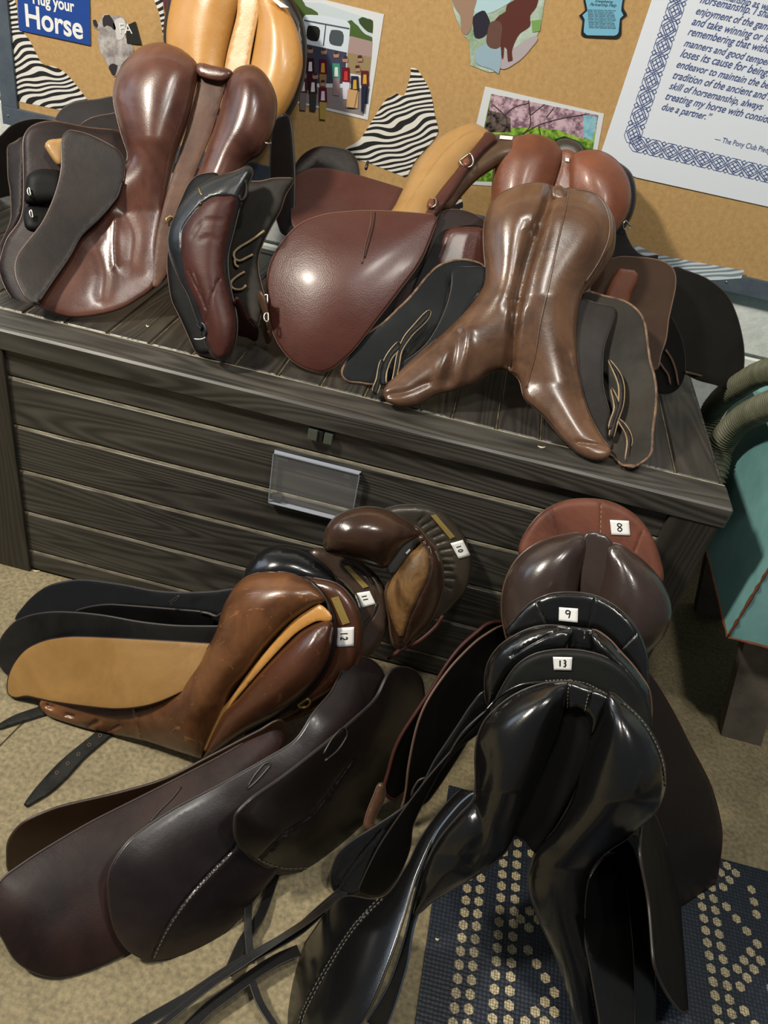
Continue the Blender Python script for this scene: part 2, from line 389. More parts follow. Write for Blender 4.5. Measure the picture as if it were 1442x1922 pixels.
def ring(parent, center, ax1, ax2, r, mat, name='dee_ring', D=False):
    c = np.array(center); a = np.array(ax1, float); b = np.array(ax2, float); P = []
    for k in range(20):
        t = 2*math.pi*k/20; x, y = math.cos(t), math.sin(t)
        if D and y < -.35: y = -.35
        P.append(c+a*x+b*y)
    return tube(name, P, r, parent, mat, True, 6)
def dee(parent, p, crop, xy, ang, w=13, h=10, r=.0016, lift=.004, mat=NICK):
    (q,), _ = pts(crop, xy); q = np.array(q); a = math.radians(ang); e1 = np.array([math.cos(a), math.sin(a)]); e2 = np.array([-e1[1], e1[0]])
    P3 = p.at([q, q+e1*w, q+e2*h], lift, False); return ring(parent, P3[0], P3[1]-P3[0], P3[2]-P3[0], r, mat, D=True)
STRK = {'0': [[(.5, .15), (.25, .35), (.25, .7), (.5, .85), (.75, .65), (.72, .32), (.5, .15)]],
        '1': [[(.5, .12), (.48, .88)]], '2': [[(.25, .3), (.4, .13), (.65, .16), (.7, .38), (.45, .65), (.25, .85), (.45, .78), (.8, .86)]],
        '3': [[(.25, .18), (.5, .1), (.7, .22), (.65, .4), (.42, .47), (.7, .55), (.72, .75), (.5, .9), (.22, .82)]],
        '8': [[(.7, .2), (.45, .1), (.3, .28), (.5, .48), (.7, .68), (.5, .9), (.28, .72), (.5, .48), (.72, .28), (.68, .16)]],
        '9': [[(.7, .2), (.45, .12), (.28, .3), (.42, .48), (.7, .35), (.72, .2), (.68, .55), (.6, .9)]]}
def sticker(parent, p, crop, quad, num, wf=.6, x0=.2, y0=.18, hh=.62, lift=.0015):
    (A, B, C, D_), _ = pts(crop, quad)          # corners in reading order: TL TR BR BL
    A, B, C, D_ = map(np.array, (A, B, C, D_)); N = 6; V = []; Fc = []
    def uv(u, v): return (A*(1-u)+B*u)*(1-v)+(D_*(1-u)+C*u)*v
    Q = [uv(i/N, j/N) for j in range(N+1) for i in range(N+1)]
    top = p.at(Q, lift+.0006, False); bot = p.at(Q, lift, False)
    # flatten to a gentle sheet
    V = list(top)+list(bot); M = (N+1)**2
    for j in range(N):
        for i in range(N):
            a = j*(N+1)+i; Fc.append((a, a+1, a+N+2, a+N+1)); Fc.append((a+M, a+N+1+M, a+N+2+M, a+1+M))
    rim = [i for i in range(N+1)]+[j*(N+1)+N for j in range(1, N+1)]+[N*(N+1)+i for i in range(N-1, -1, -1)]+[j*(N+1) for j in range(N-1, 0, -1)]
    for a, b in zip(rim, rim[1:]+rim[:1]): Fc.append((a, b, b+M, a+M))
    st = mesh('number_sticker', V, Fc, parent, WHITE); st['label'] = 'white paper sticker handwritten '+num
    V = []; Fc = []; cw = wf/len(num)
    for k, ch in enumerate(num):
        for s_ in STRK[ch]:
            L = spline([(x0+cw*(k+x*.95), y0+y*hh) for x, y in s_], None, False, .03)
            v, f = tubemesh(p.at([uv(*q) for q in L], lift+.0007, False), .0012, 5, flat=.4); n0 = len(V); V += v; Fc += [tuple(q+n0 for q in x) for x in f]
    mesh('handwritten_number', V, Fc, st, INK); return st
def plate(parent, p, crop, quad, mat=BRASS, name='nameplate', lift=.002, rivets=True):
    q, _ = pts(crop, quad); A, B, C, D_ = map(np.array, q)
    Q = [A, B, C, D_]; t = p.at(Q, lift+.001, False); b = p.at(Q, lift-.0005, False)
    o = mesh(name, list(t)+list(b), [(0, 1, 2, 3), (7, 6, 5, 4), (0, 4, 5, 1), (1, 5, 6, 2), (2, 6, 7, 3), (3, 7, 4, 0)], parent, mat, False)
    if rivets:
        for u in ((A+B)/2*.93+(C+D_)/2*.07, (A+B)/2*.07+(C+D_)/2*.93):
            c = p.at([u], lift+.0012, False)[0]; V = []; Fc = []
            e = .0012; V = [c+np.array(d)*e for d in ((1, 0, 0), (-1, 0, 0), (0, 1, 0), (0, -1, 0), (0, 0, 1), (0, 0, -1))]
            mesh('rivet', V, [(0, 2, 4), (2, 1, 4), (1, 3, 4), (3, 0, 4), (2, 0, 5), (1, 2, 5), (3, 1, 5), (0, 3, 5)], o, mat)
    return o
def box(name, lo, hi, parent, mat, bev=.002, seg=2):
    bm = bmesh.new(); bmesh.ops.create_cube(bm, size=1)
    for v in bm.verts: v.co = Vector([(lo[i]+hi[i])/2+v.co[i]*(hi[i]-lo[i]) for i in range(3)])-Vector(wloc(parent) if parent is not None else (0, 0, 0))
    if bev: bmesh.ops.bevel(bm, geom=bm.edges[:], offset=bev, segments=seg, affect='EDGES', profile=.7)
    me = bpy.data.meshes.new(name); bm.to_mesh(me); bm.free(); return link(name, me, parent, mat)
def boxes(name, L, parent, mats, bev=.002, seg=1):
    """several boxes (lo, hi, material index) of ONE part in one mesh"""
    out = bmesh.new()
    for it in L:
        lo, hi = it[0], it[1]; mi = it[2] if len(it) > 2 else 0; b_ = it[3] if len(it) > 3 else bev
        bm = bmesh.new(); bmesh.ops.create_cube(bm, size=1)
        for v in bm.verts: v.co = Vector([(lo[i]+hi[i])/2+v.co[i]*(hi[i]-lo[i]) for i in range(3)])-Vector(wloc(parent) if parent is not None else (0, 0, 0))
        if b_: bmesh.ops.bevel(bm, geom=bm.edges[:], offset=b_, segments=seg, affect='EDGES')
        for f in bm.faces: f.material_index = mi
        t = bpy.data.meshes.new('t'); bm.to_mesh(t); bm.free(); out.from_mesh(t); bpy.data.meshes.remove(t)
    me = bpy.data.meshes.new(name); out.to_mesh(me); out.free(); return link(name, me, parent, mats)
# ------------------------------------------------------------------ setting
WY = 0.765
CONC = noisy('worn_concrete', (118, 108, 82), (150, 138, 108), 7, .75, .25, .003, .3, .72, 10)
def conc_speck():
    nt = CONC.node_tree; N = nt.nodes.new; L = nt.links.new; b = nt.nodes['Principled BSDF']
    src = b.inputs['Base Color'].links[0].from_socket
    tc = N('ShaderNodeTexCoord'); n = N('ShaderNodeTexNoise'); n.inputs['Scale'].default_value = 120; n.inputs['Detail'].default_value = 4
    L(tc.outputs['Object'], n.inputs['Vector']); r = N('ShaderNodeValToRGB')
    r.color_ramp.elements[0].position = .3; r.color_ramp.elements[1].position = .7
    r.color_ramp.elements[0].color = (.62, .62, .62, 1); r.color_ramp.elements[1].color = (1.25, 1.22, 1.15, 1); L(n.outputs['Fac'], r.inputs['Fac'])
    mx = N('ShaderNodeMix'); mx.data_type = 'RGBA'; mx.blend_type = 'MULTIPLY'; mx.inputs['Factor'].default_value = 1
    L(src, mx.inputs[6]); L(r.outputs['Color'], mx.inputs[7]); L(mx.outputs[2], b.inputs['Base Color'])
conc_speck()
# concrete slabs with a sawn joint running out from the left end of the box
ja = PZ(0, 1400, 0); jb = PZ(92, 1308, 0); jd = (jb-ja)/np.linalg.norm(jb-ja); jn = np.array([-jd[1], jd[0], 0])
def quadslab(P, z0, z1): return [(*p[:2], z1) for p in P]+[(*p[:2], z0) for p in P]
far = 3.0; V = []; Fc = []
for sgn in (1, -1):
    a = ja-jd*far+jn*sgn*.0022; b = ja+jd*far+jn*sgn*.0022; c = b+jn*sgn*5; d = a+jn*sgn*5; n0 = len(V)
    V += quadslab([a, b, c, d], -.03, 0); Fc += [(n0, n0+1, n0+2, n0+3), (n0+4, n0+5, n0+6, n0+7), (n0, n0+4, n0+5, n0+1), (n0+1, n0+5, n0+6, n0+2), (n0+2, n0+6, n0+7, n0+3), (n0+3, n0+7, n0+4, n0)]
a = ja-jd*far; b = ja+jd*far; n0 = len(V)
V += [(*(a+jn*.004)[:2], -.004), (*(b+jn*.004)[:2], -.004), (*(b-jn*.004)[:2], -.004), (*(a-jn*.004)[:2], -.004)]; Fc += [(n0, n0+1, n0+2, n0+3)]
tag(mesh('floor', V, Fc, None, CONC, False), kind='structure')
# painted block wall
BLK = noisy('painted_block', (206, 212, 208), (230, 234, 230), 40, .75, .5, .004)
MORT = noisy('painted_mortar', (160, 165, 160), (180, 184, 178), 60, .8, .4, .003)
L = [((-1.6, WY+.012, 0), (3.4, WY+.09, 2.4), 1, 0)]
r = 0; z = 0.0
while z < 2.35:
    x = -1.6+(.2 if r % 2 else 0)
    while x < 3.2:
        L.append(((x+.004, WY, z+.004), (x+.396, WY+.02, z+.196), 0, .004)); x += .4
    z += .2; r += 1
tag(boxes('wall_back', L, None, [BLK, MORT]), kind='structure')
# ------------------------------------------------------------------ cork board
BY = 0.745      # face of the cork
def W(x, y, d=0.0): return PY(x, y, BY-d)
cb = thing('cork_board', (.5, BY, .76), 'large tan cork bulletin board with blue-grey frame on the wall behind the saddles', 'bulletin board')
CORK = noisy('cork', (170, 134, 84), (194, 158, 104), 90, .9, .35, .001, .3, .7, 8)
FR = noisy('blue_grey_frame_paint', (70, 80, 92), (84, 94, 104), 20, .5, .2, .001)
xl = W(5, 190)[0]; zt = 1.75; xr = 2.2; zb = 0.752
box('cork_sheet', (xl+.02, BY, zb+.02), (xr-.02, WY-.001, zt-.02), cb, CORK, 0)
fw = .042
for nm, lo, hi in (('frame_rail', (xl, BY-.009, zb), (xr, WY-.002, zb+fw)), ('frame_rail', (xl, BY-.009, zt-fw), (xr, WY-.002, zt)),
                   ('frame_stile', (xl, BY-.008, zb+fw), (xl+fw, WY-.002, zt-fw)), ('frame_stile', (xr-fw, BY-.008, zb+fw), (xr, WY-.002, zt-fw))):
    box(nm, lo, hi, cb, FR, .002)
for x, y in ((52/4.241, 806/4.241), (215/4.241, 845/4.241), (1365, 529)):
    p = W(x, y, .0095); p[2] = zb+fw/2; bm = bmesh.new(); bmesh.ops.create_uvsphere(bm, u_segments=10, v_segments=6, radius=.003)
    for v in bm.verts: v.co = Vector((v.co.x, v.co.y*.4, v.co.z))+Vector(p-wloc(cb))
    me = bpy.data.meshes.new('screw'); bm.to_mesh(me); bm.free(); link('screw', me, cb, NICK)
def flat(parent, name, crop, s, mat, d=.0006, th=.0005, step=6, sm=True):
    """a flat sheet on the board: outline mapped onto the board plane"""
    P, c = pts(crop, s); L = spline(P, c if sm else [True]*len(P), True, step if sm else 1e9)
    vo, eo, fo, _, _, _ = delaunay_2d_cdt([Vector(a) for a in L], [(i, (i+1) % len(L)) for i in range(len(L))], [list(range(len(L)))], 1, 1e-5)
    f = [W(a[0], a[1], d) for a in vo]; b = [q+np.array([0, th, 0]) for q in f]; N = len(f)
    Fc = [tuple(x) for x in fo]+[tuple(i+N for i in reversed(x)) for x in fo]; cnt = {}
    for x in fo:
        for a, b_ in zip(x, list(x[1:])+[x[0]]): cnt[(a, b_)] = 1
    for (a, b_) in cnt:
        if (b_, a) not in cnt: Fc.append((a, b_, b_+N, a+N))
    return mesh(name, f+b, Fc, parent, mat, False)
def P3(x, y): return W(x, y, 0)
def textw(parent, name, body, a, b, mat, d=.0012, shear=0, bold=0, hscale=1.0, th=.0002):
    """text whose baseline runs from pixel a to pixel b on the board plane"""
    A = W(*a, d); B = W(*b, d); cu = bpy.data.curves.new(name, 'FONT'); cu.body = body; cu.size = 1; cu.shear = shear; cu.offset = bold; cu.extrude = 0
    t = bpy.data.objects.new('t', cu); COL.objects.link(t); bpy.context.view_layer.update()
    me = bpy.data.meshes.new_from_object(t.evaluated_get(bpy.context.evaluated_depsgraph_get())); bpy.data.objects.remove(t)
    xs = [v.co.x for v in me.vertices]; x0, x1 = min(xs), max(xs); s = np.linalg.norm(B-A)/(x1-x0)
    e = (B-A)/np.linalg.norm(B-A); up = np.array([-e[2], 0, e[0]]); off = wloc(parent)
    for v in me.vertices:
        q = A+e*(v.co.x-x0)*s+up*v.co.y*s*hscale-off; v.co = Vector(q)
    me.name = name; return link(name, me, parent, mat)
def sheet_thing(name, crop, xy, label, cat):
    (q,), _ = pts(crop, xy); return thing(name, W(*q), label, cat)
# zebra pieces
def zebra(crop, s, at, label, d=.0008, fold=None, name='zebra_print_paper', zm=ZEB):
    t = sheet_thing(name, crop, at, label, 'decorative paper'); flat(t, 'paper_sheet', crop, s, zm, d, .0006)
    if fold: flat(t, 'folded_flap', *fold, ZEB, d+.0009, .0006)
    return t
zebra('g4', '40,-20 100,-20 135,60 150,200 240,330 290,430 340,510 430,530 520,580 600,670 700,800* 480,875* 110,800* 90,500 70,300 50,100', '110,800',
      'zebra-striped paper strip curling up the lower left corner of the cork board')
zebra('c4', '225,440 270,400 340,290 375,268* 395,275 415,230 415,195* 435,200 470,260 480,320 490,380 430,460 400,510* 300,470', '400,510',
      'crumpled zebra-striped paper cone shape in the middle of the cork board', fold=('c4', '398,275* 412,225 418,198* 434,202 470,262 484,330 492,385 430,460 404,508* 380,420 392,340'))
zebra('g4', '1225,-20 1290,-20 1300,80 1320,160 1340,240 1330,310* 1300,290 1285,200 1265,100', '1330,310', 'narrow zebra-striped paper edge peeking out left of the yellow-tan saddle')
zebra('e7', '510,170 700,230 1000,290 1350,350* 1330,410* 1050,420 700,330 560,300', '1330,410', 'pale zebra-striped paper strip along the bottom frame at the right of the board', d=.010, zm=ZEBP)
zebra('e6', '960,100 1020,30 1055,90 1040,150 980,140', '1000,120', 'small zebra-striped paper scrap peeking out right of the tan-panelled saddle')
# blue sign
t = sheet_thing('blue_sign', 'g4', '420,300', 'blue laminated sign with white words hug your horse at the upper left of the board', 'sign')
BLUE = plain('blue_laminate', (38, 74, 150), .25, 0, .5)
flat(t, 'sign_sheet', 'g4', '135,-90 712,-60 720,362 150,240', BLUE, .003, .001, sm=False)
textw(t, 'lettering', 'Horse', (208/4.241, 205/4.241), (662/4.241, 312/4.241), WHITE, .0036, bold=.022, hscale=1.12)
textw(t, 'lettering', 'Hug your', (262/4.241, 25/4.241), (594/4.241, 97/4.241), WHITE, .0036, bold=.026, hscale=1.25)
# horse head cut-out
t = sheet_thing('horse_head_cutout', 'g4', '900,610', 'grey horse head photo cut-out wearing a dark label, pinned left of the big brown saddle', 'cut-out photo')
HG = noisy('horse_grey_print', (120, 110, 108), (196, 190, 186), 30, .5, 0, .001, .35, .65, 3)
HD = plain('dark_print', (48, 42, 44), .5); HW = plain('pale_print', (205, 202, 200), .5)
flat(t, 'head_print', 'g4', '735,160 755,150 785,185 810,130 840,108 880,125 935,125 985,140 1005,190 1000,300 1060,370 1060,420 980,500 930,600 905,612 870,550 850,500 800,410 780,320 785,240 750,220', HG, .0015)
flat(t, 'forelock_print', 'g4', '835,120 870,118 905,170 920,240 880,210 850,200 825,215 815,160', HD, .0021)
flat(t, 'muzzle_print', 'g4', '865,530 900,505 935,520 925,570 905,605 880,570', HD, .0021)
flat(t, 'blaze_print', 'g4', '900,190 960,140 1000,190 990,290 940,320 920,250', HW, .0021)
flat(t, 'ear_print', 'g4', '738,160 760,155 780,200 768,222 748,205', HD, .0021)
flat(t, 'dark_label', 'g4', '1000,205 1078,170 1128,355 1010,345', plain('dark_card', (44, 44, 40), .3), .003, sm=False)
textw(t, 'lettering', 'FA', (958/4.241, 265/4.241), (1055/4.241, 268/4.241), WHITE, .0036)
# maroon scrap
t = sheet_thing('maroon_paper', 'g4', '1340,150', 'maroon printed paper scrap behind the yellow-tan saddle at the top', 'paper')
flat(t, 'paper_sheet', 'g4', '1290,-60 1480,-60 1440,60 1380,130 1340,190 1310,90', noisy('maroon_print', (66, 22, 38), (120, 60, 80), 60, .4, 0), .002, sm=False)
# group photo
t = sheet_thing('group_photo', 'g1', '1040,1800', 'white-bordered photo of riders holding ribbons before a horse trailer, tallest picture on the board', 'photograph')
flat(t, 'photo_paper', 'g1', '-160,-90 330,-20 1290,215 1045,1805 0,1555 -260,1480', plain('photo_paper', (214, 218, 220), .3), .0012, sm=False)
def prt(n, crop, s, c, d, sm=True): 
    return flat(t, n, crop, s, plain('print_%d_%d_%d' % c, c, .35), d, .0002, sm=sm)
prt('sky_print', 'g1', '-100,20 340,40 1130,300 1060,960 -60,700', (196, 208, 214), .0016, False)
prt('pavement_print', 'g1', '-140,1300 1080,1330 980,1740 0,1520 -200,1460', (138, 130, 132), .0017, False)
prt('tree_print', 'g1', '-100,0 60,0 110,90 200,130 300,230 60,330 -100,330', (76, 96, 50), .0019)
prt('tree_print', 'g1', '740,320 800,300 850,350 900,390 960,470 1020,520 1110,560 1115,630 900,590 760,540', (74, 98, 48), .0019)
prt('tree_print', 'g1', '905,290 960,255 1040,280 1120,310 1115,500 1050,480 990,430 920,350', (58, 76, 42), .0019)
prt('roof_print', 'g1', '780,540 1115,625 1100,860 740,790', (166, 142, 138), .0020, False)
prt('house_wall_print', 'g1', '740,790 1100,860 1070,1150 700,1080', (150, 132, 96), .0020, False)
prt('trailer_print', 'g1', '70,290 110,225 340,235 700,310 780,380 740,800 660,1150 60,1150 60,650', (206, 218, 228), .0021)
prt('trailer_shade_print', 'g1', '60,650 730,790 700,1250 -60,1250', (62, 66, 86), .0022, False)
prt('trailer_trim_print', 'g1', '90,295 770,420 772,445 88,318', (84, 88, 98), .0023, False)
prt('trailer_trim_print', 'g1', '408,370 422,372 386,690 370,690', (40, 42, 48), .0023, False)
prt('trailer_window_print', 'g1', '150,385 310,415 318,560 290,620 140,585 132,440', (36, 36, 36), .0024)
prt('trailer_window_print', 'g1', '495,452 665,480 675,640 645,695 480,655 472,520', (74, 82, 88), .0024)
ppl = [((180, 750), (180, 960), (58, 22, 34), (60, 30, 40)), ((385, 770), (370, 980), (84, 22, 48), (150, 120, 80)), ((570, 820), (570, 1040), (60, 140, 116), (150, 130, 134)),
       ((705, 890), (715, 1100), (106, 20, 40), (210, 208, 226)), ((890, 1030), (850, 1230), (40, 40, 60), (200, 160, 110)), ((925, 880), (1000, 1150), (92, 34, 42), (40, 44, 60)),
       ((80, 1130), (70, 1260), (70, 40, 46), (120, 110, 110)), ((255, 1140), (220, 1270), (60, 34, 40), (60, 60, 60)), ((370, 1250), (370, 1400), (92, 24, 48), (176, 150, 80))]
for ri, ((hx, hy), (bx, by), cb_, cl) in enumerate(ppl):
    _p = prt
    def prp(n, c, s_, col_, d, sm=True, ri=ri): _p(n, c, s_, col_, d+.00025*ri, sm)
    prp('rider_print', 'g1', '%d,%d %d,%d %d,%d %d,%d' % (bx-50, by+120, bx+56, by+130, bx+44, by+400, bx-44, by+390), cl, .0025, False)
    prp('rider_print', 'g1', '%d,%d %d,%d %d,%d %d,%d' % (bx-56, by-90, bx+56, by-84, bx+66, by+140, bx-60, by+130), cb_, .0026, False)
    prp('rider_print', 'g1', '%d,%d %d,%d %d,%d %d,%d' % (hx-34, hy-30, hx+34, hy-34, hx+36, hy+46, hx-32, hy+46), (170, 128, 112), .0027)
    prp('rider_print', 'g1', '%d,%d %d,%d %d,%d %d,%d' % (hx-36, hy-4, hx-26, hy-46, hx+26, hy-50, hx+38, hy-8), (62, 48, 44), .0028, False)
    prp('ribbon_print', 'g1', '%d,%d %d,%d %d,%d %d,%d' % (bx-20, by-30, bx+25, by-30, bx+30, by+110, bx-30, by+110), random.choice([(220, 220, 226), (206, 160, 60), (190, 60, 50)]), .0029, False)
prt('trousers_print', 'g1', '745,1340 890,1360 840,1620 720,1610', (196, 158, 112), .0056, False)
prt('trousers_print', 'g1', '950,1300 1030,1290 990,1680 945,1680', (36, 40, 58), .0057, False)
# circular carriage photo
t = sheet_thing('round_photo', 'g2', '420,530', 'round cut photo of horses in harness at the top centre of the board', 'photograph')
flat(t, 'photo_print', 'g2', '165,-60 740,-60 742,60 715,220 640,380 540,480 410,530 330,560 180,505* 165,320 120,260 60,120 40,40 40,-60', noisy('meadow_print', (120, 150, 110), (200, 212, 206), 14, .4, 0), .0012)
prt('sky_print', 'g2', '215,-55 520,-55 480,20 330,100 215,100', (176, 206, 214), .0018)
prt('sand_print', 'g2', '500,380 560,340 690,280 640,380 540,480 410,528 430,400', (176, 166, 170), .0018)
prt('horse_print', 'g2', '460,40 560,-20 690,-40 690,50 640,120 640,200 560,260 520,330 500,400 505,470 470,480 460,380 440,360 430,460 415,400 400,260 360,180 400,120 450,90', (92, 50, 42), .0020)
prt('horse_print', 'g2', '40,-60 215,-60 200,100 190,200 150,270 110,240 100,120 70,80', (156, 128, 108), .0021)
prt('driver_print', 'g2', '200,210 200,130 250,90 290,85 330,170 320,240 270,290 215,290', (44, 42, 54), .0022)
prt('fence_print', 'g2', '650,160 725,150 715,240 660,250', (120, 160, 90), .0021, False)
prt('rider_hair_print', 'g2', '320,200 345,165 400,165 425,210 415,300 400,370 330,370 300,320', (104, 74, 66), .0024)
prt('rider_shirt_print', 'g2', '215,400 270,350 350,330 412,370 412,500 395,570* 330,530 260,510 220,480', (150, 176, 190), .0023)
# light blue tag
t = sheet_thing('blue_card', 'g2', '1180,300', 'small light blue card with black border and tiny text on the cork board', 'card')
flat(t, 'card_border', 'g2', '1072,-90 1350,-90 1362,60 1390,118 1350,150 1345,270 1310,300 1080,290 1035,270 1045,160 1018,120 1065,80', plain('black_border', (28, 34, 38), .4), .002, sm=True)
flat(t, 'card_face', 'g2', '1085,-90 1335,-90 1345,85* 1362,118* 1335,145* 1322,255 1290,276 1080,272 1055,250 1062,150* 1045,118* 1082,85*', plain('pale_blue_card', (120, 180, 206), .4), .0026)
for k in range(12):
    y = 78+k*12.5; textw(t, 'tiny_text', 'mmmn rmm umnmm rmn mmnr mm'[:26-(k*3) % 5], ((1090+1*k-7)/4.12+840, (y+2)/4.12), ((1300+1*k-(k*17) % 20)/4.12+840, (y+9)/4.12), INK, .003, shear=.2)
textw(t, 'title_text', 'Strengthening', (1140/4.12+840, 16/4.12), (1280/4.12+840, 24/4.12), INK, .003, shear=.4)
textw(t, 'title_text', 'Partnership Help', (1102/4.12+840, 44/4.12), (1306/4.12+840, 54/4.12), INK, .003, shear=.4)
# landscape blossom photo
t = sheet_thing('blossom_photo', 'g6', '300,1000', 'white-bordered photo of pink blossom tree, low on the board between two saddles', 'photograph')
flat(t, 'photo_paper', 'g6', '165,12 1358,285 1215,1080 -60,990 -10,750', plain('photo_paper', (214, 218, 220), .3), .0012, sm=False)
def noisepr(n, s, c1, c2, d, sc=55): return flat(t, n, 'g6', s, noisy('blossom_'+n+str(d), c1, c2, sc, .35, 0, .001, .42, .58, 4), d, .0002, sm=False)
noisepr('grass_print', '225,85 1300,300 1190,1000 40,960 ', (70, 110, 34), (150, 190, 70), .0016, 40)
noisepr('blossom_print', '225,85 1300,300 1270,470 1150,540 900,450 640,420 400,430 200,330', (120, 92, 108), (206, 176, 186), .0018)
noisepr('sky_print', '1150,300 1290,320 1240,560 1150,520', (112, 176, 196), (150, 196, 206), .0019)
noisepr('hedge_print', '860,540 960,510 1100,560 1180,640 1100,680 880,660', (40, 48, 40), (60, 72, 54), .0019)
noisepr('rider_print', '160,440 200,250 320,280 420,330 420,470 180,470', (20, 18, 20), (110, 96, 90), .0020)
for s in ('600,150 620,330 610,420 540,490', '620,300 760,190', '540,490 700,400 900,340 1180,290', '350,470 380,330 240,190', '360,300 460,220 600,180', '700,400 720,500', '780,320 860,220'):
    a, c = pts('g6', s); L_ = spline(a, c, False, 4); tube('branch_print', [W(x, y, .0022) for x, y in L_], .0011, t, plain('branch_print', (70, 52, 50), .5), flat=.2, up=(0, 1, 0))
# pledge poster
t = sheet_thing('pledge_poster', 'g3', '800,1680', 'large white laminated poster with blue braided border and blue text, right side of the board', 'poster')
flat(t, 'poster_sheet', 'g3', '731,-900 2560,-560 2100,1939 300,1540 -30,1390', plain('poster_laminate', (226, 232, 240), .25, 0, .5), .0025, .001, sm=False)
PB = plain('poster_blue_ink', (72, 88, 140), .5); PB2 = plain('poster_pale_blue_ink', (150, 164, 200), .5)
LN = [('sportsmanship as well as', (890, -40), (1560, 118)), ('horsemanship. I shall', (848, 22), (1490, 165)), ('enjoyment of the game', (812, 120), (1475, 270)), ('and take winning or losing', (776, 212), (1580, 398)),
      ('remembering that without', (742, 300), (1530, 482)), ('manners and good temper,', (708, 398), (1460, 572)), ('loses its cause for being. I shall', (676, 490), (1650, 715)),
      ('endeavor to maintain the best', (644, 582), (1500, 783)), ('tradition of the ancient and noble', (612, 678), (1600, 905)), ('skill of horsemanship, always', (580, 768), (1388, 955)),
      ('treating my horse with consideration', (548, 860), (1640, 1112)), ('due a partner.”', (516, 950), (940, 1046))]
def g3(p): return (1130+p[0]/4.622, p[1]/4.622)
for s_, a, b in LN: textw(t, 'lettering', s_, g3(a), g3(b), PB, .0032, shear=.35, bold=.008, hscale=1.15)
textw(t, 'lettering', '— The Pony Club Pledge', g3((975, 1222)), g3((1480, 1335)), PB, .0032, hscale=1.2)
def braid(a, b, n, wd):
    a = np.array(a, float); b = np.array(b, float); e = (b-a)/n; nn = np.array([-e[1], e[0]]); nn /= np.linalg.norm(nn); V = []; Fc = []
    def seg(P, r=.0009):
        P = [W(*g3(q), .0032) for q in P]; v, f = tubemesh(P, r, 4, flat=.2, up=(0, 1, 0)); k = len(V); V.extend(v); Fc.extend([tuple(q+k for q in x) for x in f])
    for k in range(n):
        c = a+e*(k+.5)
        for s_ in (.5, .33):
            P = [c+e*.9*s_*0+nn*wd*s_*2*.5, c+e*s_, c-nn*wd*s_*2*.5, c-e*s_, c+nn*wd*s_*2*.5]; seg(P)
            P = [c+e*s_*.5+nn*wd*s_*1.1, c+e*s_*1.1+nn*wd*s_*.5, c+e*s_*1.1-nn*wd*s_*.5, c+e*s_*.5-nn*wd*s_*1.1, c-e*s_*.5-nn*wd*s_*1.1, c-e*s_*1.1-nn*wd*s_*.5, c-e*s_*1.1+nn*wd*s_*.5, c-e*s_*.5+nn*wd*s_*1.1, c+e*s_*.5+nn*wd*s_*1.1]
            seg(P, .0006)
        seg([c-e*.2-nn*wd*.2, c+e*.2+nn*wd*.2]); seg([c-e*.2+nn*wd*.2, c+e*.2-nn*wd*.2])
        for q in (-1, 1):
            d_ = c+e*.5+nn*wd*.42*q; seg([d_-e*.16, d_+nn*wd*.16, d_+e*.16, d_-nn*wd*.16, d_-e*.16])
    mesh('braided_border', V, Fc, t, PB, False)
braid((250, 1235), (760, -290), 10, 130); braid((250, 1235), (1640, 1560), 10, 125)
# ------------------------------------------------------------------ deck box
BXW = 1.3574; BXL = -.085-.03; LZ = .60; LR = BXW+.0104; LL = -.62
GX = woodgrain('resin_grain_lengthwise', 'x', (42, 40, 37), (82, 79, 73)); GY = woodgrain('resin_grain_crosswise', 'y', (38, 36, 33), (62, 59, 54), .38)
GZ = woodgrain('resin_grain_upright', 'z', (40, 38, 34), (58, 54, 48)); LEDGE_LIT = noisy('lit_ledge', (96, 86, 66), (186, 176, 150), 26, .7, .2, .001, .3, .75, 5, (1, 4, 4))  # ledge strips: light caught on the plank edges, put into a paler colour
GD = plain('groove_dark', (22, 20, 17), .6)
db = thing('deck_box', (.6, .36, 0), 'long dark wood-look resin deck box under the cork board, saddles heaped on its lid', 'storage box')
BD = .715
Z1, SP = .4988, .1095
L = [((-.56, .012, .006), (BXW-.01, .03, LZ-.05), 2, 0)]
zs = [LZ-.03]+[Z1-SP*k for k in range(5)]+[.004]
for a, b in zip(zs[:-1], zs[1:]): L.append(((-.005, .0, b+.0015), (BXW-.07, .016, a-.006), 0, .0022))
for a, b in zip(zs[:-1], zs[1:]): L.append(((-.52, .0, b+.0015), (BXL+.005, .016, a-.006), 0, .0022))
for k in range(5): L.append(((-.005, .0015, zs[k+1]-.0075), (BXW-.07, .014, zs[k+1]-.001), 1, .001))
boxes('front_panel', L, db, [GX, LEDGE_LIT, GD])
L = []
for a, b in zip(zs[:-1], zs[1:]): L.append(((BXW-.02, .05, b+.0015), (BXW, BD-.02, a-.006), 0, .0022))
boxes('side_panel', L+[((BXW-.03, .04, .01), (BXW-.012, BD-.02, LZ-.05), 1, 0)], db, [GY, GD])
box('back_panel', (-.6, BD-.03, .01), (BXW-.01, BD-.01, LZ-.04), db, GX, .002)
for x0, x1 in ((-.60, -.515), (BXL-.0, 0.0), (BXW-.088, BXW+.001)): box('corner_post', (x0, -.008, 0), (x1, .06, LZ-.04), db, GZ, .004)
boxes('side_panel', [((-.60, .05, .004), (-.585, BD-.02, LZ-.04), 0)], db, [GY])
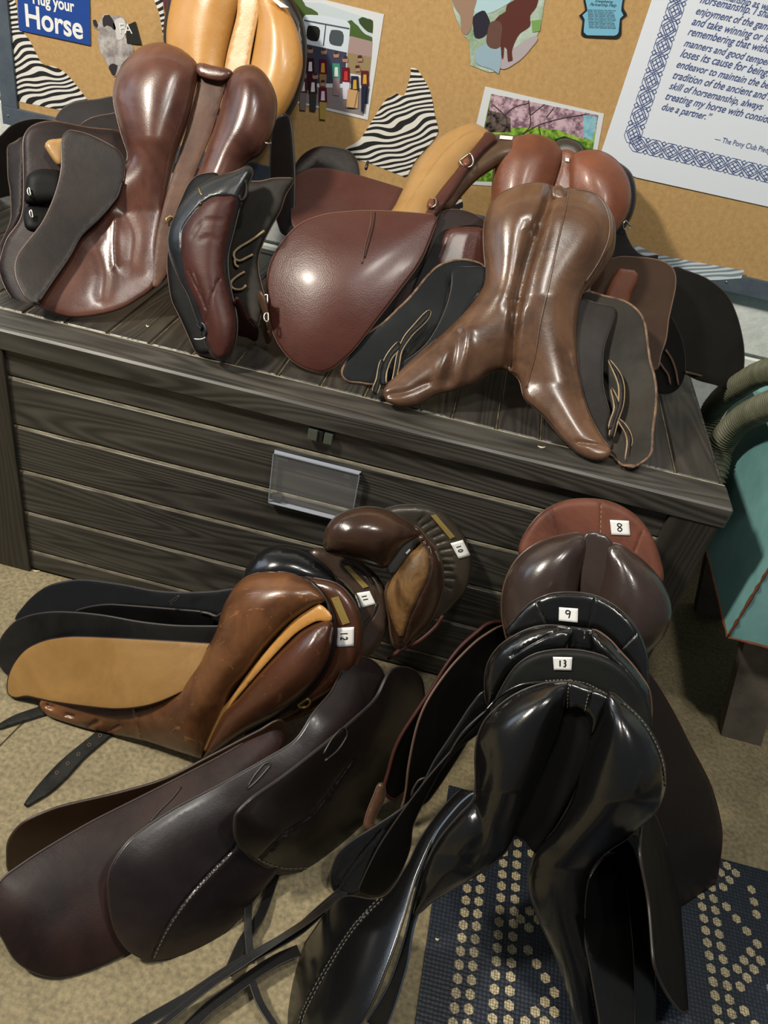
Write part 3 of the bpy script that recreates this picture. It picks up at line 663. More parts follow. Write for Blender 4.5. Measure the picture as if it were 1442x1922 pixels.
# lid: frame, lip and crosswise planks with grooves
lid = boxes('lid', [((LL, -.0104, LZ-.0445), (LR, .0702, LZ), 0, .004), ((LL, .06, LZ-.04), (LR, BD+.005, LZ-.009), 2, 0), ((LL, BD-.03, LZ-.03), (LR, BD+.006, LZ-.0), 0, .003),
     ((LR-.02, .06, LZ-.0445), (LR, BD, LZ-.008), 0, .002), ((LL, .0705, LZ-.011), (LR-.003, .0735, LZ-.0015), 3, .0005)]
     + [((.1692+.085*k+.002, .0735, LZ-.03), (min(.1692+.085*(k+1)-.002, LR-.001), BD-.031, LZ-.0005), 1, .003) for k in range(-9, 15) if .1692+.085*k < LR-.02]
     + [((.1692+.085*k-.0016, .076, LZ-.03), (.1692+.085*k+.0012, BD-.031, LZ-.0035), 4, 0) for k in range(-9, 14)], db, [GX, GY, GD, LEDGE_LIT, noisy('groove_sheen', (60, 54, 42), (128, 118, 92), 18, .4, .1, .001, .35, .7, 4, (4, 1, 4))])
# water splashes on the rim
lt = thing('box_latch', PY(605, 820, -.012), 'small dark metal hasp latch at the centre of the deck box front under its lid', 'latch')
def bxpx(parent, name, x, y, Y, w_, h_, dpt, mat, bev=.0012):
    c = PY(x, y, Y); return box(name, (c[0]-w_/2, Y-dpt/2, c[2]-h_/2), (c[0]+w_/2, Y+dpt/2, c[2]+h_/2), parent, mat, bev)
lt.parent = db; lt.location = Vector(PY(605, 820, -.012)-wloc(db)); lt.name = 'latch'; del lt['category']; lt['label'] = 'small grey metal hasp'
bxpx(lt, 'latch_plate', 588, 814, -.006, .018, .022, .012, plain('grey_metal', (120, 130, 126), .35, .8))
bxpx(lt, 'latch_plate', 617, 822, -.006, .016, .022, .012, MATS['grey_metal'])
bxpx(lt, 'latch_hook', 602, 818, -.004, .010, .024, .010, GD)
# clear acrylic sign holder
CL, nt, b = newmat('clear_acrylic'); b.inputs['Base Color'].default_value = (.97, .98, 1, 1); b.inputs['Roughness'].default_value = .1; b.inputs['Alpha'].default_value = .05
RIM = plain('acrylic_rim', (150, 156, 168), .12, 0, .6)
q = [PY(x, y, -.012) for x, y in ((514, 851), (674, 889), (664, 968), (501, 953))]
xs0, xs1 = (q[0][0]+q[3][0])/2, (q[1][0]+q[2][0])/2; z1_, z0_ = (q[0][2]+q[1][2])/2, (q[3][2]+q[2][2])/2-.004
sh = thing('sign_holder', ((xs0+xs1)/2, -.008, z0_), 'empty clear acrylic sign holder fixed to the front of the deck box', 'sign holder')
box('clear_sheet', (xs0, -.0125, z0_), (xs1, -.0105, z1_), sh, CL, .0005)
for lo, hi in (((xs0, -.013, z1_-.0015), (xs1, -.001, z1_)), ((xs0, -.013, z0_), (xs1, -.001, z0_+.0015)), ((xs0, -.013, z0_), (xs0+.0015, -.006, z1_)), ((xs1-.0015, -.013, z0_), (xs1, -.006, z1_))):
    box('rim', lo, hi, sh, RIM, 0)
for u, v, w_ in ((.12, .93, .02), (.86, .9, .012), (.09, .12, .022)):
    x = xs0+(xs1-xs0)*u; z = z0_+(z1_-z0_)*v; box('adhesive_tab', (x-w_/2, -.0103, z-.006), (x+w_/2, -.0005, z+.006), sh, plain('dark_tab', (52, 52, 54), .4), .0005)
# ------------------------------------------------------------------ rug
NAVY, nt, b = newmat('navy_woven_plastic'); N = nt.nodes.new; LK = nt.links.new
tc = N('ShaderNodeTexCoord'); ck = N('ShaderNodeTexVoronoi'); ck.inputs['Scale'].default_value = 150; ck.inputs['Randomness'].default_value = .15; LK(tc.outputs['Object'], ck.inputs['Vector'])
r_ = N('ShaderNodeValToRGB'); r_.color_ramp.elements[0].color = lin((52, 64, 80)); r_.color_ramp.elements[1].color = lin((16, 22, 32)); r_.color_ramp.elements[1].position = .6; LK(ck.outputs['Distance'], r_.inputs['Fac']); LK(r_.outputs['Color'], b.inputs['Base Color'])
bp = N('ShaderNodeBump'); bp.inputs['Strength'].default_value = .8; bp.inputs['Distance'].default_value = .0015; bp.invert = True; LK(ck.outputs['Distance'], bp.inputs['Height']); LK(bp.outputs['Normal'], b.inputs['Normal']); b.inputs['Roughness'].default_value = .5
CRM, nt, b = newmat('cream_woven_plastic'); N = nt.nodes.new; LK = nt.links.new
tc = N('ShaderNodeTexCoord'); ck = N('ShaderNodeTexVoronoi'); ck.inputs['Scale'].default_value = 230; ck.inputs['Randomness'].default_value = .25; LK(tc.outputs['Object'], ck.inputs['Vector'])
r_ = N('ShaderNodeValToRGB'); r_.color_ramp.elements[0].color = lin((206, 190, 152)); r_.color_ramp.elements[1].color = lin((96, 88, 70)); r_.color_ramp.elements[0].position = .25; r_.color_ramp.elements[1].position = .7; LK(ck.outputs['Distance'], r_.inputs['Fac']); LK(r_.outputs['Color'], b.inputs['Base Color']); b.inputs['Roughness'].default_value = .6
RX, RYY, RZ = 1.018, -.274, .006
V = []; Fc = []; MI = []
def add(v, f, mi):
    k = len(V); V.extend(v); Fc.extend([tuple(q+k for q in x) for x in f]); MI.extend([mi]*len(f))
def bxv(lo, hi):
    v = [(x, y, z) for x in (lo[0], hi[0]) for y in (lo[1], hi[1]) for z in (lo[2], hi[2])]
    return v, [(0, 1, 3, 2), (4, 6, 7, 5), (0, 4, 5, 1), (2, 3, 7, 6), (0, 2, 6, 4), (1, 5, 7, 3)]
add(*bxv((RX, -1.5, .0005), (2.6, RYY, RZ-.001)), 0)
DOTS = []
def dot(x, y):
    if any(abs(x-a)+abs(y-b_) < .0185 and math.hypot(x-a, y-b_) < .0165 for a, b_ in DOTS): return
    DOTS.append((x, y))
    n = 12; r = .0088; v = [(x+math.cos(2*math.pi*k/n)*r*(1 if k % 2 else .84), y+math.sin(2*math.pi*k/n)*r*(1 if k % 2 else .84), RZ) for k in range(n)]
    v += [(a, b_, RZ-.002) for a, b_, _ in v]; f = [tuple(range(n))]+[(k, (k+1) % n, (k+1) % n+n, k+n) for k in range(n)]; add(v, f, 1)
pt = .0217
for j in range(0, 34):
    y = RYY-.024-j*pt
    for x in (1.0745, 1.0965, 1.1345, 1.1590): dot(x, y+(.004 if x in (1.0965, 1.159) else 0))
for x0, kk in ((7.1, 1), (23.5, 1), (39.5, 1)):
    for j in range(0, 40):
        if x0 > 10:
            for q in (-1.1, 0): dot(RX+(x0+q)*.0215, RYY-.024-j*pt)
    for k in range(-1, 6):
        ya = 11.1-8.2+8.2*k-4
        for c in range(5):
            x = RX+(x0+.7*c)*.0215
            for q in (ya-.85*(4-c), ya+.85*(4-c), ya+.85*(4-c)+1.35):
                if q > .6: dot(x+(.35*.0215 if x0 > 10 else 0), RYY-q*.0215)
        for c, q in ((5, 3.4), (5, 4.5), (5, 5.6)):
            if ya+q > .6: dot(RX+(x0+.7*c+.1)*.0215, RYY-(ya+q)*.0215)
rug = mesh('woven_rug', V, Fc, None, [NAVY, CRM], False, MI)
tag(rug, 'navy outdoor rug woven with cream dot pattern on the floor at lower right', 'rug')
# ------------------------------------------------------------------ teal trunk on stand and hose
TEAL = noisy('chipped_teal_paint', (104, 156, 156), (132, 182, 180), 9, .5, .15, .001, .3, .7); RUST = noisy('rust', (110, 62, 40), (84, 46, 30), 60, .8, .3)
WOODG = noisy('weathered_wood', (84, 78, 70), (120, 112, 100), 12, .8, .5, .002, .3, .7, 8, (1, 8, 1))
tx, ty0, tz0 = 1.478, -.002, .315
tb = thing('teal_metal_trunk', (tx+.2, .2, tz0), 'teal painted metal trunk with rusty edges right of the deck box', 'trunk')
box('body', (tx, ty0, tz0), (tx+.55, .56, .63), tb, TEAL, .003)
def jag(a, b, n=24, r=.003):
    a = np.array(a); b = np.array(b); P = [a+(b-a)*k/n for k in range(n+1)]; return P, [r*(.6+.9*random.random()) for _ in P]
for a, b in (((tx, ty0, tz0), (tx, ty0, .63)), ((tx, ty0, tz0), (tx+.5, ty0, tz0)), ((tx, ty0, tz0), (tx, .55, tz0))):
    P, rr = jag(a, b); V_, F_ = tubemesh(P, rr, 6); mesh('rusty_edge', V_, F_, tb, RUST)
ws = thing('wooden_stand', PZ(1400, 1388, 0), 'weathered grey wooden trestle stand holding up the teal trunk', 'stand')
f0 = PZ(1372, 1386, 0); f1 = PZ(1404, 1330, 0)
def hexa(name, Pb, Pt, parent, mat):
    mesh(name, list(Pb)+list(Pt), [(0, 1, 2, 3), (4, 5, 6, 7), (0, 1, 5, 4), (1, 2, 6, 5), (2, 3, 7, 6), (3, 0, 4, 7)], parent, mat, False)
b0 = np.array([1.605, .045, 0]); t0 = np.array([1.53, .05, tz0])
def leg(b0, t0, wd=.09, dp=.035):
    ex = np.array([wd, .0, 0]); ey = np.array([0, dp, 0]); hexa('leg', [b0, b0+ex, b0+ex+ey, b0+ey], [t0, t0+ex, t0+ex+ey, t0+ey], ws, WOODG)
leg(b0, t0); leg(b0+[.3, 0, 0], t0+[.34, 0, 0]); leg(b0+[0, .42, 0], t0+[0, .42, 0]); leg(b0+[.3, .42, 0], t0+[.34, .42, 0])
HOSE = noisy('grey_green_hose', (84, 86, 66), (108, 108, 86), 20, .55, .1)
HL = []
def hose(P, R, label):
    P = [np.array(p) for p in P]; n = 260; A = np.array(P); k = len(A)-1; pts_ = []
    c = spline(A[:, :2]*1000, None, False, 4)/1000; 
    # 3-D catmull sampling
    out = []
    for i in range(k):
        p0 = A[max(i-1, 0)]; p1 = A[i]; p2 = A[i+1]; p3 = A[min(i+2, k)]
        for q in range(60):
            t_ = q/60; out.append(.5*((2*p1)+(-p0+p2)*t_+(2*p0-5*p1+4*p2-p3)*t_*t_+(-p0+3*p1-3*p2+p3)*t_**3))
    out = np.array(out); d = np.r_[0, np.cumsum(np.linalg.norm(np.diff(out, axis=0), axis=1))]; m_ = int(d[-1]/.0018)
    u = np.linspace(0, d[-1], m_); out = np.c_[[np.interp(u, d, out[:, j]) for j in range(3)]].T
    rr = [R*(1+.13*math.cos(2*math.pi*s_/.0095)) for s_ in u]
    V_, F_ = tubemesh(out, rr, 18, up=(.3, .2, .9)); o = mesh('ribbed_hose', V_, F_, None, HOSE); tag(o, label, 'hose')
def HX(P, X): return [PX(x, y, X) for x, y in P]
hose(HX([(1530, 690), (1442, 698), (1400, 717), (1352, 752), (1325, 800), (1300, 900), (1262, 1030)], 1.435), .024, 'upper grey-green ribbed vacuum hose by the wall, behind the dark saddle flap')
hose(HX([(1530, 735), (1442, 762), (1388, 792), (1352, 838), (1338, 900), (1300, 1010), (1235, 1120)], 1.432), .026, 'lower grey-green ribbed vacuum hose beside the teal trunk, curving down behind the deck box')
# ------------------------------------------------------------------ SADDLES ON THE BOX
LZZ = LZ
# --- tan saddle against the board (B)
B = thing('saddle', PZ(330, 560, LZZ)+np.array([0, .25, 0]), 'upright saddle with bright yellow-tan underside leaning on the board, topmost at the left', 'saddle')
BC = [(320, 100, .63), (560, 100, .63), (450, 0, .665), (440, 300, .53)]
cB = Depth([(320, 100, .655), (560, 100, .655), (450, 0, .69), (440, 300, .56)])
pad(B, 'cantle', 'c1', '800,-130 1000,-200 1200,-130 1300,-30 1365,100 1380,230 1372,340 1340,450 1290,540 1240,610 1000,620 800,420 740,180 750,40', cB, MAH3, .012, 20, .02, edge=(.0025, EDGED))
b1 = pad(B, 'panel', 'c1', '860,-160 960,-165 1080,-120 1100,-60 1060,100 1020,280 1000,440 900,470 790,360 750,190 765,40 800,-70', BC, TAN, .05, 60, .01, g=8, seams=[])
b2 = pad(B, 'panel', 'c1', '1170,-120 1250,-20 1320,80 1357,190 1365,300 1335,410 1290,500 1220,600 1120,660 1080,560 1100,420 1130,290 1160,100 1150,-40', BC, TAN, .05, 60, .01, g=8)
b3 = pad(B, 'gullet_strip', 'c1', '1088,-60 1175,-50 1172,60 1130,290 1120,520 1000,520 1020,290 1070,80', BC, STRAP, .003, 6, .004, off=.016)
plate(B, b2, 'c1', '1232,12 1262,14 1308,45 1272,48', WHITE, 'size_tag', rivets=False, lift=.012)
pad(B, 'flap', 'c1', '1230,560 1285,510 1310,540 1322,640 1330,800 1322,1050 1270,1050 1220,850', [(530, 230, .53), (550, 420, .44), (510, 380, .46)], MAH3, .0006, 5, .004, edge=(.0022, EDGED))
pad(B, 'flap', 'e5', '400,260 440,185 500,100 600,50 760,32 960,25 1040,300 700,330', [(110, 210, .56), (225, 190, .58), (200, 250, .52)], MAH3, .0006, 5, .004, edge=(.002, EDGED))
pad(B, 'sweat_flap', 'e5', '620,270 680,200 760,165 860,148 1000,140 1040,300 760,320', [(110, 210, .54), (225, 190, .56), (200, 250, .50)], A_DK, .0006, 5, .004, edge=(.0018, A_CH))
pad(B, 'flap', 'e5', '-200,420 -80,360 0,330 100,235 230,190 330,185 480,210 560,300 500,600 340,780 200,800 60,792 0,810 -150,800 -250,600', [(20, 372, 'z', LZZ+.008), (60, 235, .53), (120, 235, .53)], A_DK, .0006, 5, .004, edge=(.0022, EDGED))
for s_ in ('1290,545 1275,640 1262,800', '1312,560 1320,680 1322,980'): cord(B, 'billet', b2, 'c1', s_, .003, A_PU, .0, clamp=False)
# --- big chestnut saddle (A)
A = thing('saddle', PZ(230, 560, LZZ), 'big chestnut-brown saddle with wide fan-shaped skirt at the left end of the deck box', 'saddle')
AC = Depth([(290, 90, .46), (480, 130, .46), (90, 592, 'z', LZZ+.012), (310, 535, .20), (200, 400, .25)])
def hA(x, y): return 1.0 if y < 270 else max(.16, 1-(y-270)/150)
a0 = pad(A, 'flap', 'e5', '185,420 190,330 235,255 330,212 450,205 700,252 960,290 1060,440 1000,700 700,1100 450,1500 320,1690 150,1660 60,1560 10,1450 -5,1350 20,1240 60,1130 150,1010 185,900 190,700',
     [(5, 540, 'z', LZZ+.01), (60, 240, .33), (230, 245, .42), (70, 575, .12)], A_PU, .006, 10, .004, edge=(.0022, A_CH))
pad(A, 'flap_strap', 'e5', '60,400 130,365 185,320 205,420 195,700 185,900 120,1060 30,1200 5,1380 -25,1330 -5,1200 60,1060 90,960 82,750 65,650', [(5, 520, .16), (20, 280, .33), (45, 260, .34)], A_DK, .008, 8, .006, edge=(.0018, EDGE))
ab = pad(A, 'buckle_guard', 'e5', '215,640 260,600 330,580 480,600 520,700 500,840 400,862 210,858 200,760', [(50, 320, .245), (110, 320, .275), (60, 385, .215)], BKM, .016, 22, .006)
pad(A, 'buckle_guard', 'e5', '215,870 400,870 480,900 420,1000 300,1080 200,1040', [(50, 390, .215), (110, 390, .25), (60, 430, .185)], BKM, .014, 20, .006)
for xy in ('238,770', '255,945'): dee(A, ab, 'e5', xy, 80, 7, 3.5, .0016, .006)
pad(A, 'billet_guard', 'e5', '355,400 385,352 450,342 540,350 540,520 480,560 430,520', [(85, 262, .30), (125, 262, .325), (115, 310, .285)], TAN2, .010, 10, .006, g=6)
a1 = pad(A, 'panel', 'c1', '735,195 690,198 640,213 590,250 550,300 520,360 510,440 525,520 548,610 575,690 570,730 500,800 400,900 280,1060 180,1230 140,1330 165,1375 250,1412 330,1430 450,1418 560,1385 680,1310 745,1240 720,1190 712,1100 730,960 760,830 800,680 850,540 885,400 898,320 880,275 820,225',
     AC, A_BR, .062, 80, .008, seams=[('c1', '520,980 515,1100 520,1200', 8, -.004), ('c1', '560,960 600,1060 590,1180', 14, .004), ('c1', '440,1120 470,1230 460,1330', 14, .004)], hf=hA, g=7, edge=(.0015, A_CH))
a2 = pad(A, 'panel', 'c1', '1130,293 1075,305 1040,335 1020,380 990,500 950,620 900,760 840,900 790,1050 745,1230 800,1250 880,1150 980,1000 1060,860 1110,745 1170,700 1215,630 1245,540 1250,450 1222,370 1180,315', AC, A_BR, .058, 66, .008, g=7)
a3 = pad(A, 'gullet_strip', 'c1', '898,298 960,305 1045,330 1022,380 960,590 900,740 840,900 760,1235 690,1290 705,1080 740,920 800,720 860,520 890,400', AC, LT('worn_strap_leather', (94, 58, 42), (118, 78, 58), .42, 8), .002, 5, .004, off=.004)
stitch(A, a3, 'c1', '915,308 960,312 1030,328', .0009)
pad(A, 'gullet_end', 'c1', '895,295 960,302 1050,328 1010,372 905,350', AC, A_BR, .006, 8, .003, off=.020)
a4 = pad(A, 'sweat_flap', 'e5', '495,420 512,340 560,300 700,330 850,400 950,470 990,600 950,800 800,985 650,1130 560,1290 440,1465 330,1640 285,1672* 215,1610 150,1480 132,1380 160,1270 250,1150 350,1020 430,850 480,690 500,560', AC, A_DK, .0006, 5, .004, off=.026, edge=(.0022, A_CH),
     seams=[('e5', '960,820 800,980 650,1130 560,1290 440,1460 320,1630', 3, -.006)], hf=None)
cord(A, 'rolled_edge', a4, 'e5', '975,700 930,830 800,985 655,1125 565,1285 445,1460 325,1640', .0028, A_PU, .003)
dee(A, a2, 'c1', '1212,640', 70, 6, 8, .0016, .0)
cord(A, 'dee_ring', a1, 'c1', '790,985 765,978 750,990 752,1008', .002, BRASS, .01, clamp=False)
# right-hand side of the same saddle
kn = Depth([(420, 688, 'z', LZZ+.012), (465, 325, .23), (318, 460, .15), (400, 500, .13)])
pad(A, 'flap', 'e8', '470,118 380,105 290,130 225,200 170,320 115,450 80,600 60,780 65,920 95,1110 160,1250 240,1430 290,1530 370,1545 450,1500 500,1000 600,400', Depth([(370, 664, 'z', LZZ+.006), (380, 325, .27), (318, 460, .20)]), BKM, .005, 8, .004, edge=(.0018, EDGE))
k1 = pad(A, 'sweat_flap', 'e8', '640,200 700,172 800,172 910,147 1068,145* 1072,162 1000,280 960,400 880,540 812,680 782,790 788,900 812,1010 835,1100 800,1250 775,1350* 700,1260 600,1130 540,1000 500,850 560,500', [(440, 340, .27), (545, 335, .29), (480, 615, .12)], OLIVE, .006, 10, .004, edge=(.0018, EDGE))
pad(A, 'sweat_flap', 'e8', '600,1100 700,1240 775,1300 775,1440 690,1415 600,1380', [(440, 600, .13), (485, 600, .13), (470, 638, 'z', LZZ+.006)], KNEE, .006, 10, .004)
pad(A, 'girth_strap', 'e8', '800,1040 775,1110 770,1180 795,1310 845,1465 885,1445 872,1290 850,1170', [(485, 550, .15), (505, 600, .13), (500, 645, 'z', LZZ+.006)], A_CH, .008, 8, .005)
for xy in ('852,1110', '858,1255'): dee(A, k1, 'e8', xy, 90, 8, 6, .0018, .012)
for s_ in ('835,570 740,640 640,700 595,745 600,790 640,808 700,780 745,758', '600,800 605,840 630,858', '680,893 620,930 575,970 572,1010 610,1035 660,1030 690,1000'):
    cord(A, 'keeper_loop', k1, 'e8', s_, .0024, BILL, .006)
k2 = pad(A, 'knee_block', 'e8', '700,45 600,92 480,125 360,180 240,280 130,430 75,560 62,660 85,780 150,940 225,1080 290,1260 340,1380 370,1480 430,1570 490,1605 560,1560 605,1440 617,1300 600,1180 570,1050 545,900 545,750 590,560 625,420 665,290 735,120 738,60', kn, BLUBK, .034, 40, .006, g=6,
     edge=(.0020, EDGED), seams=[('e8', '340,380 430,325 520,315 600,320', 2.2, .004), ('e8', '190,700 200,560 300,420 340,385', 2.2, .003), ('e8', '270,640 320,560 370,515 500,510', 2, .003), ('e8', '350,660 400,640 480,655', 2, .003)])
k3 = pad(A, 'knee_roll', 'e8', '340,380 430,322 520,312 610,320 600,420 565,560 530,720 520,880 550,1020 585,1150 612,1300 600,1430 560,1535 490,1590 430,1560 388,1450 370,1350 320,1180 260,1050 215,920 195,800 190,680 220,550', kn, KNEE, .008, 30, .004, g=6, off=.0, on=k2,
     seams=[('e8', '215,910 300,1130 370,1330', 1.8, .003), ('e8', '250,900 340,1080 385,1190', 1.8, .003), ('e8', '490,960 430,1100 385,1300', 1.8, .003), ('e8', '300,920 345,1050 385,1180', 1.8, .003)])
cord(A, 'keeper_loop', k2, 'e8', '690,180 700,250 690,310 660,335 640,300', .0028, OLIVE, .004, clamp=False)
cord(A, 'loose_thread', k2, 'e8', '370,1415 330,1428 285,1425', .0011, WHITE, .006, clamp=False)
for s_ in ('320,240 340,290 352,302', '335,372 345,368'): cord(A, 'rivet_tie', k2, 'e8', s_, .0014, BRASS, .001)
cord(A, 'lace', k2, 'e8', '300,1310 340,1350 350,1300 375,1340 380,1380 340,1390', .0030, BLUBK, .004)
# --- red-brown flap saddle (C)
C = thing('saddle', PZ(600, 600, LZZ), 'sideways saddle with round red-brown flap and tan panel, middle of the deck box', 'saddle')
pad(C, 'flap', 'c2', '600,320 635,230 700,187 760,180 840,195 885,235 900,320 880,420 700,420', [(560, 300, .62), (660, 300, .63), (600, 350, .58)], MAH3, .0006, 5, .004, edge=(.002, EDGED))
pad(C, 'flap', 'c2', '600,330 660,285 760,280 900,312 1090,370 1140,400* 1130,520 950,560 860,560 620,560 595,430', [(560, 330, .52), (740, 365, .54), (600, 400, .46)], C_RED, .0006, 5, .004, edge=(.0018, EDGED))
cord(C, 'strap_end', Pad(Depth([(560, 300, .60), (760, 300, .62), (700, 400, .5)]), 0, 1, [], np.array([[0, 0], [1, 0], [0, 1]]), None, np.array([0, -1, 0.]), 0), 'c2', '940,248 930,282', .0035, MAH, clamp=False)
CD = Depth([(890, 230, .64), (745, 400, .42), (960, 275, .60)])
c1 = pad(C, 'panel', 'c3', '160,380 185,330 215,270 265,180 340,100 420,60 455,57 495,80 512,105 440,180 390,260 330,340 300,400 200,430', CD, TAN2, .05, 52, .01, g=6, nmix=.15, seams=[('c3', '500,95 430,100 350,165 280,260 225,345', 2.5, .004)])
c2 = pad(C, 'seat', 'c3', '480,112 520,92 600,98 612,130 600,168 545,190 460,245 400,310 365,350 320,345 350,290 400,215', CD, C_SEAT, .035, 28, .012, g=6, nmix=.15, off=-.01)
c3_ = pad(C, 'billet_strap', 'c3', '490,92 515,100 525,120 480,160 430,220 385,290 340,350 300,390 280,370 330,290 400,205', CD, C_RED, .010, 10, .006, off=.028, nmix=.15, edge=(.0014, EDGED))
dee(C, c3_, 'c3', '422,187', -35, 12, 15, .0022, .006); dee(C, c3_, 'c3', '305,327', -20, 10, 11, .0022, .006)
for xy in ('425,190', '307,330'):
    dee_q = pts('c3', xy)[0][0]; 
    pad(C, 'ring_tab', 'f', ' '.join('%d,%d' % (dee_q[0]+a, dee_q[1]+b) for a, b in ((-4, -6), (6, -2), (2, 12), (-8, 8))), CD, D_RED, .006, 5, .003, off=.040, nmix=.15)
plate(C, c2, 'c3', '537,100 580,104 576,118 534,114', WHITE, 'size_tag', rivets=False)
pad(C, 'flap', 'e6', '880,175 830,235 765,310 725,385 600,440 520,540 450,650 380,800 340,950 290,1030 285,1110 400,1080 520,970 720,640', [(700, 620, .22), (830, 410, .40), (760, 470, .33)], BKM, .0006, 5, .004, edge=(.0018, EDGED))
cf = pad(C, 'flap', 'c2', '1250,520* 1240,490 1190,484 1060,474 940,470 850,474 740,488 635,528 560,600 510,680 486,760 483,850 496,960 530,1060 600,1148 680,1188 740,1195 800,1165 880,1090 980,960 1080,830 1180,690', [(600, 700, 'z', LZZ+.008), (690, 398, .31), (512, 520, .20), (640, 540, .195)], C_RED, .020, 110, .004, soft=True, edge=(.0020, EDGE), g=8)
cord(C, 'seam', cf, 'c2', '955,475 950,540 930,620 912,715', .0016, A_CH, .0006); cord(C, 'seam', cf, 'c2', '972,478 965,540 945,620 925,690', .0012, A_PU, .0006)
# --- rust-red saddle (D)
D = thing('saddle', PZ(1120, 620, LZZ), 'rust-red saddle standing behind the cocoa-brown one, against the board', 'saddle')
DC = Depth([(1000, 260, .62), (1130, 290, .62), (1060, 420, .53)])
DB = Depth([(1000, 260, .67), (1130, 290, .67), (1060, 420, .58)])
pad(D, 'cantle', 'c3', '700,150 730,115 765,108 805,125 820,155 810,200 720,200', Depth([(1000, 260, .665), (1130, 290, .665), (1060, 420, .575)]), N10C, .012, 12, .012)
pad(D, 'seat', 'c3', '515,300 510,250 530,180 700,160 880,160 940,185 985,225 1000,290 992,350 965,405 925,440 860,460 600,420 500,420', DB, BLUBK, .012, 14, .03, off=-.01)
d1 = pad(D, 'panel', 'c3', '508,300 513,230 538,150 580,107 640,92 700,105 738,135 748,170 722,260 690,345 640,420 560,440 505,420', DC, D_RED, .05, 62, .008, g=7)
d2 = pad(D, 'panel', 'c3', '775,170 800,153 850,146 905,163 950,205 975,260 978,320 960,375 925,425 880,470 820,440 800,350 768,280', DC, D_RED, .05, 66, .008, g=7, edge=(.0020, C_RED))
d3 = pad(D, 'gullet_strip', 'c3', '740,150 790,158 775,200 800,300 810,400 690,400 715,280 742,190', DC, D_RED, .003, 6, .004, off=.008)
plate(D, d3, 'c3', '757,177 769,178 769,189 757,188', WHITE, 'size_tag', rivets=False)
dee(D, d2, 'c3', '968,398', 40, 8, 10, .0018, -.03)
pad(D, 'flap', 'e7', '300,-60 440,30 470,100 520,185 600,243 705,235 690,275 700,420 380,400 200,200', [(1160, 440, .56), (1235, 485, .54), (1170, 480, .52)], BKM, .0006, 5, .004, edge=(.0016, EDGED))
pad(D, 'sweat_flap', 'e7', '820,330 900,350 1040,400 1150,470 1235,560 1300,710 1340,880 1350,1000 1342,1130 1320,1190 1235,1240 1150,1210 1000,1170 900,1120 800,1100 700,900 760,600', [(1395, 640, .50), (1280, 510, .52), (1290, 690, .42)], LT('bronze_black_leather', (34, 30, 22), (46, 42, 32), .42, 6, coat=0), .0006, 5, .005, edge=(.0022, EDGED), g=9)
dk = pad(D, 'girth_flap', 'e7', '780,690 830,750 870,840 900,950 907,1080 890,1180 840,1250 770,1280 700,1260 660,1150 720,900', [(1240, 620, .40), (1280, 690, .40), (1240, 735, .33)], BKM, .0006, 5, .004, edge=(.0018, EDGED))
for s_ in ('755,950 800,1020 832,1110 850,1215', '700,1030 740,1090 775,1140 790,1210', '905,1115 1040,1150 1160,1190 1235,1238'): cord(D, 'billet', dk, 'e7', s_, .0026, EDGE, .004, clamp=False)
pad(D, 'flap', 'e7', '300,300 400,252 500,250 650,262 740,285 800,320 832,380 832,480 802,620 780,720 762,870 722,980 680,1100 600,1000 560,700 420,640 200,520', [(1170, 490, .46), (1262, 510, .44), (1235, 680, .26)], LT('umber_flap_leather', (66, 42, 28), (82, 56, 38), .4, 7, coat=.1), .0006, 5, .004, edge=(.0022, EDGE))
pad(D, 'knee_block', 'e7', '405,337 450,340 528,350 556,380 545,440 500,530 472,620 300,570', [(1165, 510, .42), (1195, 515, .42), (1165, 560, .37)], D_RED, .012, 10, .008, edge=(.0014, C_RED), g=5)
pad(D, 'flap', 'e6', '550,860 620,720 700,545 735,430 790,300 830,222 870,168 950,142 1040,145 1150,180 1240,255 1240,420 1200,700 1000,850 700,1000 540,1000 500,960', [(700, 640, .20), (850, 400, .43), (915, 430, .44)], LT('plum_brown_leather', (60, 42, 40), (76, 56, 52), .42, 7, coat=.1), .0006, 5, .004, edge=(.0018, EDGE))
pad(D, 'sweat_flap', 'e6', '640,820 720,640 800,470 860,350 930,300 1240,300 1240,620 1100,800 700,980 560,960', [(700, 640, .185), (850, 430, .405), (915, 450, .42)], BKM, .0006, 5, .003, off=.004)
pad(D, 'knee_block', 'e6', '845,600 878,440 905,345 950,295 1010,281 1080,285 1240,310 1240,640 1000,680', [(830, 490, .355), (850, 430, .395), (915, 445, .41)], C_RED, .012, 12, .006, edge=(.0014, C_RED), g=6)
